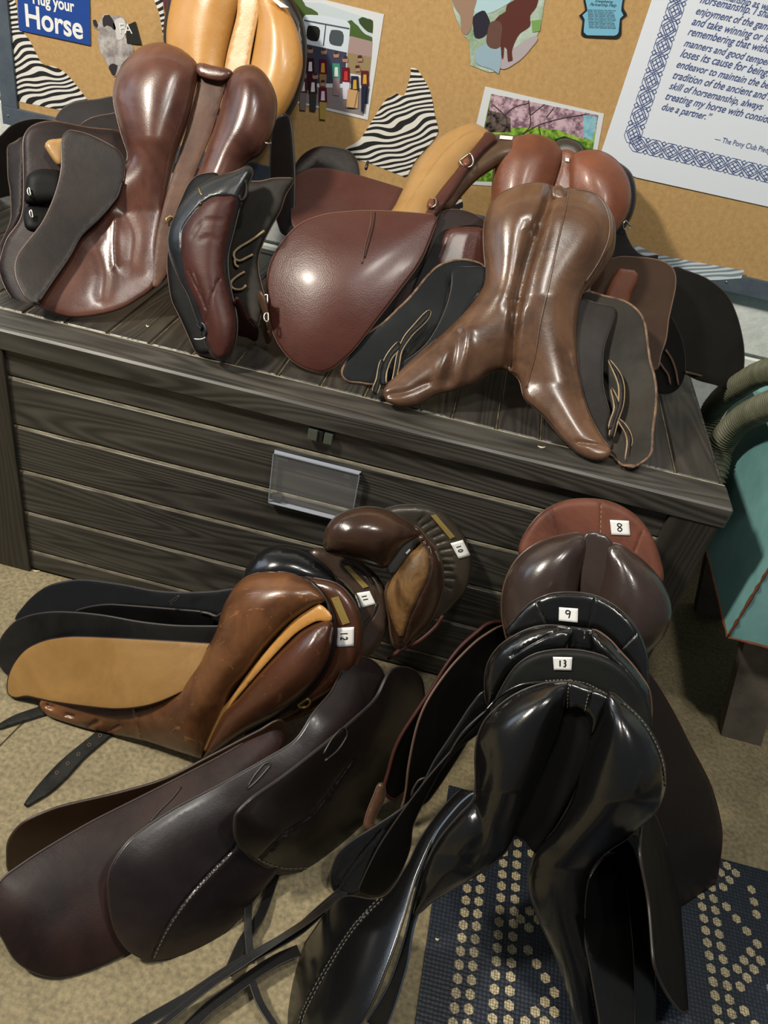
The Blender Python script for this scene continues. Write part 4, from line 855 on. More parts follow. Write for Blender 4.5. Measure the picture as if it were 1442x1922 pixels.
# --- cocoa-brown saddle in front (E)
E_ = thing('saddle', PZ(950, 800, LZZ), 'cocoa-brown saddle lying front-most on the deck box, underside and two curved skirts towards the camera', 'saddle')
el = pad(E_, 'flap', 'e6', '1230,600 1130,552 1040,540 940,558 850,600 765,680 700,765 620,860 540,935 430,1040 300,1130 200,1220 130,1340 95,1430 105,1475 150,1510 230,1515 340,1530 500,1500 700,1300 1000,1000 1220,720', [(650, 712, 'z', LZZ+.006), (840, 493, .30), (905, 560, .27), (760, 600, .19)], E_IN, .0006, 5, .005, edge=(.0034, EDGEL))
pad(E_, 'billet_guard', 'e6', '965,640 1000,700 960,880 900,1010 800,1160 700,1280 600,1360 550,1390 620,1250 740,1080 850,900 920,760', [(690, 690, .125), (850, 530, .28), (780, 620, .195)], OLIVE, .008, 8, .004, edge=(.0014, EDGED))
for s_ in ('545,1190 470,1270 425,1350 400,1450 400,1540 440,1540 445,1440 490,1320 560,1240', '800,955 650,1080 580,1170 535,1290 515,1400 500,1480 455,1650 480,1670 520,1500 545,1380 570,1260 650,1140', '420,1330 385,1400 370,1490 340,1560 335,1600 362,1618 395,1540 410,1420'):
    pad(E_, 'billet', 'e6', s_, [(700, 715, .085), (800, 600, .17), (740, 700, .09)], E_IN, .003, 4, .004, edge=(.0022, BILL), g=5)
pad(E_, 'sweat_flap', 'e6', '985,615 1100,598 1240,605 1240,700 1150,830 1030,1010 900,1140 750,1280 600,1440 520,1510 520,1430 580,1360 740,1240 850,1085 930,905 970,745', [(730, 720, .085), (850, 505, .262), (905, 560, .235)], E_IN, .0006, 5, .004, edge=(.0016, EDGED))
er = pad(E_, 'flap', 'e7', '130,520 170,508 300,545 440,580 525,632 582,700 607,780 622,900 642,1040 672,1140 687,1250 682,1400 662,1550 652,1720 600,1782 500,1835 420,1805 350,1730 320,1740 200,1400 120,800 110,600', [(1175, 873, 'z', LZZ+.006), (1120, 560, .29), (1215, 600, .25), (1232, 730, .15), (1140, 780, .135)], OLIVE, .0006, 5, .005, edge=(.0034, EDGEL))
pad(E_, 'flap_lining', 'e7', '400,1790 440,1780 560,1790 575,1800 520,1832 430,1818', [(1160, 870, .058), (1200, 870, .06), (1170, 876, 'z', LZZ+.01)], EDGEL, .004, 4, .003, g=5)
pad(E_, 'sweat_flap', 'e7', '110,575 230,595 376,630 370,710 320,850 292,950 286,1080 290,1220 312,1320 340,1420 335,1550 345,1690 200,1480 140,1280 80,1050 90,800', [(1145, 850, .068), (1090, 570, .262), (1150, 580, .262)], LT('umber_grey_leather', (44, 36, 32), (58, 48, 42), .45, 7, coat=0), .0006, 5, .004, edge=(.0016, EDGED))
for s_ in ('330,1020 370,1060 425,1140 448,1240 440,1360 400,1480 365,1610 338,1600 350,1530 385,1430 410,1320 410,1220 380,1130', '350,1230 385,1290 412,1370 385,1450 355,1550 332,1548 345,1480 378,1380', '400,1470 440,1490 490,1560 508,1620 500,1700 482,1870 447,1860 460,1760 475,1650 460,1570'):
    pad(E_, 'billet', 'e7', s_, [(1150, 820, .078), (1160, 700, .165), (1180, 880, .042)], A_DK, .003, 4, .004, edge=(.0024, BILL), g=5)
EC = Depth([(1030, 345, .41), (735, 757, 'z', LZZ+.016), (1135, 857, 'z', LZZ+.016), (960, 690, .155)])
def hE(x, y):
    u = np.clip((y-560)/160, 0, 1); return 1-.55*u
pad(E_, 'seat', 'c3', '660,262 590,275 535,305 498,350 482,420 485,500 500,600 560,700 760,700 830,620 880,560 918,500 930,430 922,370 895,325 850,295 760,275', Depth([(1030, 345, .435), (735, 757, .09), (1135, 857, .09), (960, 690, .19)]), C_SEAT, .01, 12, .03, edge=(.0026, C_SEAT), off=-.006)
e1 = pad(E_, 'panel', 'c3', '655,257 590,270 530,300 497,348 482,410 482,480 487,545 478,610 430,680 350,760 280,820 210,885 165,930 143,962 158,995 205,1012 262,1005 320,972 380,957 450,935 500,900 540,887 580,898 605,930 620,985 680,1040 740,1110 800,1170 850,1192 892,1190 913,1160 890,1130 850,1060 820,980 802,880 796,780 800,700 815,630 860,560 900,495 920,430 915,370 888,320 845,290 790,279 740,275 700,263',
     EC, E_BR, .064, 72, .008, hf=hE, g=6, edge=(.0016, A_CH), nmix=.2,
     seams=[('c3', '712,280 690,350 655,450 622,560 595,680 580,790 570,880', 9, .020), ('c3', '640,450 610,560 590,660', 16, .010), ('c3', '700,330 670,480 640,620 620,760 610,860', 12, .003),
            ('c3', '430,750 425,840 400,930', 9, -.005), ('c3', '405,770 385,860 360,930', 9, .005), ('c3', '360,830 330,910', 8, -.003), ('c3', '760,830 790,930 830,1050', 9, .005), ('c3', '800,1130 860,1140 900,1150', 4, .004), ('c3', '160,975 230,960 300,930', 6, .004)])
pad(E_, 'gullet_tab', 'c3', '712,282 740,275 757,300 752,328 712,318', EC, E_BR, .006, 6, .003, off=.045, nmix=.2, edge=(.0012, A_DK), g=4)
cord(E_, 'panel_seam', e1, 'c3', '765,285 762,305 742,400 715,520 690,640 668,740 650,850 625,950', .0022, E_BR, -.0002)
cord(E_, 'piping', e1, 'c3', '790,290 850,305 885,345 900,400 895,460 865,530 820,600', .0022, A_CH, -.001)
# ------------------------------------------------------------------ SADDLES ON THE FLOOR, left row
# --- number 10
T = thing('saddle', PZ(780, 1280, 0), 'antique brown saddle numbered 10, rearmost of the left floor row against the deck box', 'saddle')
TD = Depth([(700, 960, -.085), (880, 1070, -.07), (740, 1200, -.17)]); TB = Depth([(700, 960, -.05), (880, 1070, -.035), (740, 1200, -.14)])
tc_ = pad(T, 'cantle', 'd3', '180,120 245,85 330,83 400,108 450,160 482,225 488,290 470,355 430,405 385,445 330,440 300,300 200,200', TB, N10C, .012, 16, .025, g=6, edge=(.0018, EDGED),
     seams=[('g7', '%d,%d %d,%d' % (c_[0], c_[1], c_[0]+c_[2], c_[1]+c_[3]), 2.6, .0022) for c_ in ((800, 110, 60, -60), (850, 150, 80, -50), (900, 210, 90, -50), (960, 270, 90, -40), (1000, 330, 90, -30), (1040, 400, 110, -20), (1060, 470, 90, 0), (1070, 540, 90, 5), (1075, 610, 80, 5), (1080, 690, 80, 5), (1075, 770, 60, 30))])
plate(T, tc_, 'd3', '355,115 372,112 433,183 418,190'); sticker(T, tc_, 'g7', '1262,292 1343,452 1220,488 1133,328', '10', .5, .2, .3, .5)
t1 = pad(T, 'panel', 'd3', '15,225 22,160 60,115 130,90 200,93 270,125 325,168 322,186 275,212 235,265 205,285 120,260 50,240', TD, N10, .056, 62, .01, g=6, edge=(.0018, EDGED))
t2 = pad(T, 'panel', 'd3', '300,150 345,190 380,235 397,300 392,370 362,445 312,505 262,545 235,530 225,450 213,360 240,300 280,240 320,200', TD, N10, .052, 56, .01, g=6, edge=(.0028, C_SEAT),
     seams=[('d3', '345,210 348,290 312,370 282,440 265,510', 2.5, .005)])
t3 = pad(T, 'suede_inset', 'd3', '215,360 240,305 285,240 325,205 346,220 346,290 312,368 282,438 263,500 243,480 222,420', TD, N10T, .0008, 5, .003, g=5, off=.002, on=t2)
stitch(T, t3, 'd3', '350,222 348,292 314,370 284,440 266,500', .0010, BILL)
t4 = pad(T, 'gullet_strap', 'd3', '322,168 330,188 305,215 240,300 215,292 228,255 270,205', TD, plain('grey_webbing', (62, 62, 60), .8), .006, 8, .005, off=.012)
plate(T, t4, 'd3', '287,220 290,225 278,238 274,233', WHITE, 'size_tag', rivets=False)
q_ = t4.at([pts('g7', '820,270')[0][0]], .02, False)[0]
bm = bmesh.new(); bmesh.ops.create_uvsphere(bm, u_segments=14, v_segments=8, radius=.007)
for v in bm.verts: v.co = v.co+Vector(q_-wloc(T))
me = bpy.data.meshes.new('knob'); bm.to_mesh(me); bm.free()
for f in me.polygons: f.use_smooth = True
link('rolled_knot', me, T, N10)
cord(T, 'girth_strap', t2, 'e2', '1240,440 1200,500 1120,570 1050,610 990,640 950,680', .0042, KNEE, .0, clamp=False)
F10 = Depth([(450, 1550, -.585), (560, 1632, 'z', .012), (740, 1235, -.24), (640, 1380, -.405)])
f10 = pad(T, 'flap', 'd2', '793,450 800,410 850,358 950,288 1100,172 1200,88 1270,20 1330,-80 1420,-60 1430,60 1320,250 1250,440 1160,540 1080,590 1000,606 930,600 870,572 820,530 797,490', F10, MAH3, .022, 95, .005, soft=True, edge=(.0022, EDGED), g=8,
     seams=[('d2', '865,572 950,470 1050,400 1180,230', 2.0, .004)])
cord(T, 'slot_trim', f10, 'd2', '1095,228 1140,190 1170,145 1168,120 1150,125 1120,160 1092,205', .0016, EDGED, .001, clamp=False); stitch(T, f10, 'd2', '872,562 900,575 960,592 1040,592', .0010)
pad(T, 'flap', 'e1', '90,350 130,270 200,198 280,148 400,120 500,118 700,145 850,175 1000,187 1200,182 1420,150* 1500,300 1230,380 1000,400 500,350 200,330', [(35, 1160, 'z', .06), (100, 1092, -.15), (430, 1110, -.16)], BK, .0006, 5, .005, edge=(.002, EDGED))
p10 = pad(T, 'sweat_flap', 'e1', '415,300 500,270 620,256 850,272 1130,295* 1190,312* 1180,390 900,390 450,330', [(35, 1160, -.20), (100, 1100, -.185), (430, 1130, -.20)], BKM, .0006, 5, .005, edge=(.0022, EDGED))
cord(T, 'strap_loop', p10, 'e1', '1130,295 1180,305 1220,320 1260,298', .0028, EDGED, .003, clamp=False); cord(T, 'slot_trim', p10, 'e1', '955,238 1015,200 1000,225 965,240 985,258', .0014, EDGED, .012, clamp=False)
# --- number 11
U = thing('saddle', PZ(640, 1370, 0), 'black-panelled saddle numbered 11 with brown cantle, middle of the left floor row', 'saddle')
UD = Depth([(470, 1060, -.17), (720, 1120, -.155), (600, 1300, -.28)]); UB = Depth([(470, 1060, -.14), (720, 1120, -.125), (600, 1300, -.25)])
uc = pad(U, 'cantle', 'e2', '520,105 640,92 740,128 830,182 900,252 942,340 952,430 932,540 882,630 780,725 700,760 600,600 560,300', UB, N11C, .012, 16, .022, g=7, edge=(.0018, EDGED), seams=[('e2', '640,120 760,170 850,250 890,360 870,440 800,520', 2.5, .004)])
cord(U, 'piping', uc, 'e2', '885,380 860,450 800,520 770,540', .0026, EDGED, .001)
plate(U, uc, 'e2', '708,182 735,178 842,290 812,300'); sticker(U, uc, 'g7', '298,826 361,960 222,998 162,848', '11', .45, .2, .3, .5)
u1 = pad(U, 'panel', 'e2', '150,300 165,220 200,160 250,105 320,72 400,70 490,92 570,140 640,200 680,270 700,330 560,330 300,330', UD, BK, .055, 60, .01, g=7)
u2 = pad(U, 'panel', 'e2', '640,250 700,260 770,330 805,430 808,560 780,680 700,790 600,880 500,940 440,920 600,700', UD, BK, .03, 20, .012, g=8, off=-.01, edge=(.0024, EDGED))
F11 = Depth([(210, 1640, -.675), (290, 1798, 'z', .012), (600, 1345, -.385), (430, 1500, -.525), (670, 1240, -.25)])
f11 = pad(U, 'flap', 'd2', '366,640 382,580 430,508 500,450 600,386 750,308 900,224 1000,160 1060,70 1120,0 1200,-120 1300,-60 1260,120 1150,280 1000,520 860,700 780,795 700,860 620,893 520,906 450,882 400,825 374,740', F11, MAH2, .022, 95, .005, soft=True, edge=(.0022, EDGED), g=8,
     seams=[('d2', '540,880 580,790 630,710 700,630 800,530', 9, -.002), ('d2', '515,890 555,800 610,715 690,620 790,520', 2.0, .004)])
stitch(U, f11, 'd2', '522,895 562,805 618,718 695,628 790,530', .0007, THREAD); cord(U, 'slot_trim', f11, 'd2', '835,325 870,295 910,250 915,238 895,240 860,280 835,320', .0018, EDGED, .001, clamp=True)
pad(U, 'flap', 'e1', '1300,378 1225,378 1000,375 800,355 600,320 450,303 300,298 180,315 90,350 30,410 0,460 -14,560 30,640 90,660 400,560 1200,540 1300,520', [(5, 1250, 'z', .02), (100, 1152, -.24), (400, 1175, -.24)], LT('charcoal_leather', (34, 34, 34), (48, 46, 44), .36, 7, coat=.2), .0006, 5, .005, edge=(.0022, EDGED))
# --- number 12
X = thing('saddle', PZ(380, 1400, 0), 'cognac and tan saddle numbered 12, front-most of the left floor row', 'saddle')
XD = Depth([(90, 1318, 'z', .03), (380, 1418, 'z', .03), (530, 1080, -.21), (640, 1180, -.27), (500, 1250, -.31)]); XB = Depth([(90, 1320, -.34), (380, 1418, -.34), (530, 1080, -.185), (640, 1180, -.235)])
pad(X, 'flap', 'e1', '1220,478* 900,458 600,443 400,438 260,458 150,508 80,590 45,680 48,760 90,778 150,768 230,785 300,800 650,840 900,800 1200,640', [(20, 1290, 'z', .02), (130, 1200, -.28), (390, 1210, -.28), (220, 1310, -.36)], N12W, .0006, 5, .005, edge=(.0026, A_PU), g=8)
xc = pad(X, 'cantle', 'e2', '460,250 560,248 670,275 742,340 790,430 807,540 792,640 742,740 660,832 560,902 420,985 330,1010 500,860 620,700 600,400', XB, N12D, .018, 26, .022, g=7, edge=(.0022, EDGED), off=.012)
plate(X, xc, 'e2', '648,350 688,340 748,480 710,492'); sticker(X, xc, 'e2', '770,503 768,604 678,610 680,508', '12', .5, .2, .3, .55)
x1 = pad(X, 'panel', 'f', '520,1073 490,1074 462,1083 440,1104 420,1140 409,1180 400,1200 388,1220 369,1253 333,1283 283,1306 216,1318 150,1309 100,1304 82,1308 74,1320 80,1336 100,1348 150,1364 206,1377 273,1391 333,1410 379,1424* 396,1383 419,1333 436,1296 462,1265 500,1215 546,1168 590,1138 610,1131 606,1116 580,1092 546,1076',
     XD, N12, .062, 74, .010, g=6, nmix=.2, edge=(.0016, N12D), hf=lambda x, y: 1 if x > 380 else max(.42, 1-(380-x)/300),
     seams=[('e1', '270,820 300,830', 4, .008), ('e1', '380,870 420,880', 4, .008), ('e1', '510,930 560,910', 4, .008), ('e1', '620,960 680,930', 4, .008), ('e1', '770,830 790,920 800,1010', 2.5, -.003), ('f', '388,1222 330,1287 216,1322', 6, .004)])
x3 = pad(X, 'gullet_strip', 'e2', '575,385 600,400 645,470 560,480 450,545 340,655 220,790 110,920 60,1000 -30,1180 20,1000 100,890 200,750 330,590 450,465', XD, TAN, .003, 6, .004, off=.012, nmix=.2)
x2 = pad(X, 'panel', 'e2', '642,478 645,560 620,680 550,800 450,902 330,992 200,1062 100,1125 0,1192 -60,1222* -10,1100 60,965 140,885 240,770 360,640 470,535 560,485', XD, N12D, .055, 66, .010, g=6, nmix=.2, edge=(.0020, A_PU))
pad(X, 'seat', 'f', '470,1095 540,1088 620,1130 680,1200 650,1290 560,1350 470,1385 410,1395 405,1300 430,1200', XB, N12D, .006, 12, .04, off=-.005)
cord(X, 'piping', xc, 'e2', '500,245 570,290 630,370 668,480 665,590 630,700 560,815 460,910 340,990 200,1070', .0042, A_PU, .006, clamp=False)
cord(X, 'piping', xc, 'e2', '540,260 600,320 640,400 650,500 640,620 590,730 520,830 420,910', .0022, EDGED, .016, clamp=False)
dee(X, xc, 'e2', '505,905', -35, 11, 9, .0022, .008, BRASS); dee(X, xc, 'e2', '315,1055', -35, 8, 7, .0020, .008, BRASS)
F12 = Depth([(20, 1650, -.70), (100, 1828, 'z', .012), (560, 1385, -.365), (300, 1550, -.56)])
pad(X, 'flap', 'd2', '25,560 30,500 80,440 200,388 400,340 560,292 700,222 880,128 960,100 960,240 600,400 300,520 100,600 35,610', Depth([(20, 1600, 'z', .05), (200, 1500, -.55), (500, 1370, -.38)]), RUSTY, .0006, 5, .005, edge=(.0022, EDGED))
f12 = pad(X, 'flap', 'd2', '-25,720 0,640 60,590 150,530 300,442 450,366 600,290 750,212 880,136 930,115 960,170 860,330 760,470 600,680 450,860 380,905 280,946 190,962 110,942 50,900 10,832 -20,780', F12, LT('aubergine_brown_leather', (54, 34, 34), (76, 48, 42), .40, 5), .022, 95, .005, soft=True, edge=(.0022, EDGED), g=9)
cord(X, 'slot_trim', f12, 'd2', '612,320 580,360 540,400 505,440', .0014, EDGED, .001)
# floor straps of the left row
def floorstrap(parent, crop, s, label=None, mat=None, hpts=None, z=.004):
    p = pad(parent, 'girth_strap', crop, s, [(100, 1300, 'z', z), (600, 1300, 'z', z), (300, 1900, 'z', z)], mat or BKM, .003, 4, .003, g=5, edge=(.0012, EDGED))
    if hpts:
        (a, b), _ = pts(crop, hpts[0]); a = np.array(a); b = np.array(b)
        for k in range(hpts[1]):
            c = a+(b-a)*k/(hpts[1]-1); Q = [c+np.array([math.cos(t_), math.sin(t_)])*3 for t_ in np.linspace(0, 2*math.pi, 10)[:-1]]
            tube('punched_hole', p.at(Q, .0008), .0009, parent, EDGE, True, 5)
    return p
floorstrap(X, 'e1', '240,825* 265,872 110,922 0,957 -30,945 80,880', None, LT('worn_black_strap', (36, 38, 34), (54, 54, 48), .6, 20, coat=0))
floorstrap(X, 'e1', '560,960* 650,975* 480,1120 380,1230 280,1320 150,1397* 133,1382* 210,1280 350,1130', None, MATS['worn_black_strap'], ('565,995 322,1205', 5))
# ------------------------------------------------------------------ right row
# --- number 8
G = thing('saddle', PZ(1120, 1340, 0), 'dark chocolate saddle numbered 8 with brick-brown cantle, rearmost of the right floor row', 'saddle')
GD_ = Depth([(1100, 1010, -.125), (950, 1150, -.205), (1240, 1200, -.205)]); GB = Depth([(1100, 1010, -.09), (950, 1150, -.175), (1240, 1200, -.175)])
gc = pad(G, 'cantle', 'd3', '640,235 662,170 710,110 770,75 840,62 930,70 1010,110 1062,170 1095,250 1103,330 1040,330 900,260 780,240 680,260', GB, N8C, .010, 14, .025, g=6, edge=(.0018, C_SEAT),
     seams=[('d3', '745,95 770,190', 1.8, .003), ('d3', '905,75 900,200', 1.8, .003), ('d3', '1035,170 1015,225', 1.8, .003)])
stitch(G, gc, 'd3', '905,85 902,195', .0008, BILL); sticker(G, gc, 'd3', '932,130 993,133 997,180 937,178', '8', .55, .22, .15, .65)
F8 = Depth([(690, 1555, -.44), (740, 1400, -.36), (945, 1165, -.16)])
pad(G, 'flap', 'e3', '1200,60 1130,55 1040,55 970,105 880,185 800,290 720,420 640,540 565,655 520,750 490,860 465,960 520,1010 640,900 800,700 1000,450 1160,300', F8, BKM, .0006, 5, .005, edge=(.0036, KNEE))
pad(G, 'girth_strap', 'e3', '452,920 470,1000 435,1070 408,1140 420,1170 385,1182 356,1160 370,1090 412,985', [(690, 1550, -.46), (720, 1480, -.42), (700, 1560, -.46)], A_CH, .006, 6, .005, edge=(.0016, EDGE), g=5)
pad(G, 'sweat_flap', 'e3', '1150,85 1000,130 850,270 750,400 690,500 650,600 620,720 597,850 587,950 572,1030 560,1070 700,1020 900,720 1120,320', Depth([(755, 1510, -.44), (770, 1400, -.40), (945, 1180, -.19)]), BKM, .0006, 5, .005, edge=(.0024, EDGE))
pad(G, 'flap', 'e4', '900,470 945,520 1000,600 1080,740 1150,880 1215,1000 1262,1100 1300,1230 1318,1340 1312,1450 1290,1580 1240,1680 1180,1730 1120,1740 1060,1600 1000,1400 950,1000', Depth([(1330, 1620, 'z', .05), (1230, 1290, -.26), (1240, 1700, 'z', .03)]), MAH3, .0006, 5, .005, edge=(.0024, KNEE), g=8)
g1 = pad(G, 'panel', 'd3', '858,182 770,181 692,209 632,260 597,330 586,400 592,470 620,540 720,560 822,480 830,380 848,280', GD_, N8P, .062, 84, .010, g=6, edge=(.0024, C_SEAT))
g2 = pad(G, 'panel', 'd3', '930,205 1020,240 1090,310 1126,380 1131,440 1106,505 1050,562 960,600 880,560 884,400 908,300', GD_, N8P, .062, 84, .010, g=6)
g3_ = pad(G, 'gullet_strip', 'd3', '850,180 940,205 905,400 890,520 810,520 835,380', GD_, N8P, .003, 6, .004, off=.018)
pad(G, 'seat', 'f', '970,1070 1100,1020 1225,1070 1245,1160 1200,1240 1100,1300 990,1240 955,1150', GB, N8P, .006, 12, .04, off=-.005)
# --- number 9
Hh = thing('saddle', PZ(1080, 1500, 0), 'black saddle numbered 9, middle of the right floor row', 'saddle')
HD_ = Depth([(1070, 1180, -.335), (915, 1300, -.385), (1215, 1300, -.385)]); HB = Depth([(1070, 1180, -.30), (915, 1300, -.355), (1215, 1300, -.355)])
F9 = Depth([(630, 1680, 'z', .012), (760, 1440, -.42), (905, 1310, -.34)])
pad(Hh, 'sweat_flap', 'e3', '1020,540 900,640 800,800 700,980 620,1150 605,1270 560,1390 500,1480 440,1527 380,1527 330,1500 450,1250 700,900', Depth([(700, 1680, 'z', .012), (790, 1440, -.44), (905, 1330, -.37)]), BKM, .0006, 5, .005, edge=(.0020, EDGED))
pad(Hh, 'flap', 'e3', '1020,430 940,500 880,590 800,710 740,800 690,900 640,985 560,1062 430,1150 300,1232 215,1310 180,1400 172,1450 200,1515 260,1534 320,1522 380,1470 450,1370 520,1240 600,1110 700,950 850,750 1020,600', F9, BK, .0006, 5, .005, edge=(.0020, EDGED), g=8,
     seams=[('e3', '210,1500 260,1420 330,1320 450,1180', 1.8, .003)])
cord(Hh, 'slot_trim', Pad(F9, 0, 1, [], np.array([[0, 0], [1, 0], [0, 1]]), None, -RM[2], 0), 'e3', '612,985 620,950 650,900 685,885 690,900 650,950 620,985', .0020, EDGED, .008, clamp=False)
hc = pad(Hh, 'cantle', 'e4', '195,310 240,225 320,143 420,97 520,88 640,100 750,150 850,240 902,330 932,430 935,570 900,600 800,420 650,290 450,280 300,300', HB, BK, .009, 12, .025, g=6, edge=(.0018, EDGED),
     seams=[('e4', '360,140 415,265', 1.8, .003), ('e4', '655,120 620,270', 1.8, .003), ('e4', '870,305 790,385', 1.8, .003)])
sticker(Hh, hc, 'e4', '472,165 570,172 568,245 470,235', '9', .55, .22, .1, .7)
h1 = pad(Hh, 'panel', 'e4', '98,680 83,560 98,460 148,380 210,330 300,283 400,260 500,268 545,292 530,360 500,400 400,420 300,470 200,560 150,640', HD_, BK, .042, 34, .010, g=6, seams=[('e4', '480,275 350,340 230,410', 2, .004)], edge=(.0016, EDGED))
h2 = pad(Hh, 'panel', 'e4', '630,290 720,325 790,400 850,465 902,535 940,600 952,700 940,760 880,660 780,520 690,440 640,400', HD_, BK, .036, 28, .010, g=6, edge=(.0024, EDGE))
h3 = pad(Hh, 'gullet_strip', 'e4', '500,275 560,268 660,288 700,360 690,420 640,400 520,400 520,330', HD_, BK, .003, 6, .004, off=.004)
stitch(Hh, h3, 'e4', '605,290 600,350', .0010)
# --- number 13
K = thing('saddle', PZ(1080, 1850, 0)+np.array([0, .1, 0]), 'large glossy black saddle numbered 13, front-most of the right floor row', 'saddle')
KD = Depth([(1060, 1290, -.435), (905, 1420, -.495), (1245, 1450, -.495), (1110, 1910, 'z', .05), (790, 1690, -.615)])
KB = Depth([(1060, 1290, -.405), (905, 1420, -.46), (1245, 1450, -.46), (1110, 1910, 'z', .0)])
pad(K, 'flap', 'd4', '1090,180 1118,200 1142,262 1172,350 1202,450 1222,550 1232,650 1226,720 1205,768 1175,745 1140,690 1115,620 1100,450 1075,300', Depth([(1290, 1890, 'z', .02), (1230, 1540, -.40), (1250, 1750, -.56)]), BKM, .0006, 5, .005, edge=(.0024, EDGED))
F13 = Depth([(560, 1900, 'z', .015), (880, 1480, -.50), (700, 1700, -.62)])
fl = pad(K, 'flap', 'd4', '592,140 560,125 500,185 440,270 400,350 330,437 215,437 130,540 70,640 48,720 50,790 80,850 140,885 220,855 290,765 350,625 392,500 432,372 500,232 590,150', F13, BK, .018, 70, .005, soft=True, g=8, edge=(.0020, EDGED), seams=[('d4', '330,440 250,540 180,650 120,760 100,820', 1.8, .003)])
stitch(K, fl, 'd4', '335,440 255,540 185,650 125,760 108,810', .0007); stitch(K, fl, 'd4', '322,440 245,540 175,650 115,760 98,810', .0007)
pad(K, 'sweat_flap', 'd4', '605,140 560,165 495,245 457,330 428,430 397,560 352,690 285,800 250,860 300,890 355,780 400,640 440,470 560,330', Depth([(700, 1900, 'z', .015), (885, 1495, -.52), (780, 1690, -.61)]), BK, .0006, 5, .005, edge=(.0026, plain('blue_lit_edge', (92, 104, 120), .35)))  # bluish light along this flap's rim is painted into the piping colour
pad(K, 'flap', 'd4', '1030,270 1070,350 1097,450 1107,550 1117,650 1117,800 1112,900 980,930 1000,700 1000,480 985,330', Depth([(1210, 1915, 'z', .02), (1180, 1590, -.47), (1140, 1760, -.56)]), BK, .0006, 5, .005, edge=(.0022, EDGED))
ks = pad(K, 'sweat_flap', 'd4', '1002,308 950,345 918,410 912,520 935,650 958,780 975,920 1050,920 1058,750 1054,600 1040,460 1022,350', Depth([(1160, 1915, -.655), (1150, 1600, -.50), (1110, 1760, -.60)]), BK, .0006, 5, .005, edge=(.0024, EDGED))
kc = pad(K, 'cantle', 'e4', '125,680 195,545 258,462 350,408 470,388 600,395 720,430 822,500 902,600 944,700 952,800 900,800 740,650 600,580 400,570 280,600 160,700', KB, LT('matte_black_cantle', (34, 36, 34), (42, 44, 42), .5, 7, coat=0), .009, 12, .025, g=6, edge=(.0018, EDGED), off=.005)
sticker(K, kc, 'e4', '440,420 540,422 535,490 445,488', '13', .5, .25, .18, .6)
k1_ = pad(K, 'panel', 'f', '1067,1280 1024,1282 981,1296 945,1318 912,1350 896,1386 892,1423 893,1462 889,1500 866,1526 827,1572 800,1622 781,1690 776,1718 790,1712 807,1696 835,1678 866,1660 918,1628 955,1592 970,1560 985,1527 1003,1484 1024,1433 1042,1387 1060,1332 1068,1300',
     KD, BK, .075, 88, .010, g=6, hf=lambda x, y: 1 if y < 1480 else max(.45, 1-(y-1480)/220), edge=(.0018, EDGED), seams=[('e4', '500,562 400,570 280,620 180,690 100,770', 1.8, .004), ('f', '892,1500 905,1560 880,1620', 12, .008), ('e4', '60,860 90,980 60,1100', 6, -.003)], nmix=.2)
k3_ = pad(K, 'gullet_strip', 'e4', '505,690 560,680 615,715 650,790 645,870 610,1000 530,1150 440,1310 380,1400 345,1445 290,1380 235,1340 320,1150 400,970 460,830', KD, BKM, .003, 6, .004, off=.0, nmix=.2)
k4_ = pad(K, 'gullet_bridge', 'e4', '500,550 620,566 750,622 720,700 645,830 625,750 580,700 510,690', KD, BK, .020, 16, .006, off=.004, nmix=.2, g=5, seams=[('e4', '640,590 620,680', 2, .004)])
for s_ in ('525,560 518,620 515,690', '632,595 618,640 605,700', '400,548 500,545 620,565 760,640'): stitch(K, k4_, 'e4', s_, .0008, THREAD, 4, 3)
k2_ = pad(K, 'panel', 'f', '1140,1300 1179,1325 1212,1358 1234,1394 1247,1430 1250,1469 1243,1502 1228,1529 1200,1553 1176,1576 1150,1592 1128,1610 1110,1635 1100,1674 1098,1740 1112,1818 1127,1896 1140,1975 1114,1992 1088,1955 1068,1870 1042,1792 1010,1722 993,1660 1004,1602 1042,1557 1075,1498 1094,1433 1104,1402 1111,1379 1126,1340',
     KD, BK, .078, 92, .010, g=6, hf=lambda x, y: 1 if y < 1500 else max(.5, 1-(y-1500)/250), edge=(.0018, EDGED), nmix=.2,
     seams=[('e4', '790,680 880,760 950,870 990,980 1008,1100 990,1190', 1.8, .004), ('e4', '880,1030 850,1100', 5, -.003), ('d4', '920,600 940,700 960,800', 4, -.005), ('d4', '905,480 925,560', 8, .004)])
pad(K, 'seat', 'f', '1067,1288 1130,1305 1190,1345 1238,1410 1240,1480 1200,1540 1120,1590 1050,1600 1000,1590 965,1552 930,1540 900,1480 902,1400 930,1345 1000,1300', KB, BKM, .006, 12, .05, off=-.005)
stitch(K, k2_, 'e4', '800,672 890,755 960,865 1000,975 1016,1100', .0009)
cord(K, 'piping', kc, 'e4', '100,690 180,610 290,555 420,545 540,550 640,570 780,640 900,760', .0022, BK, .018, clamp=False)
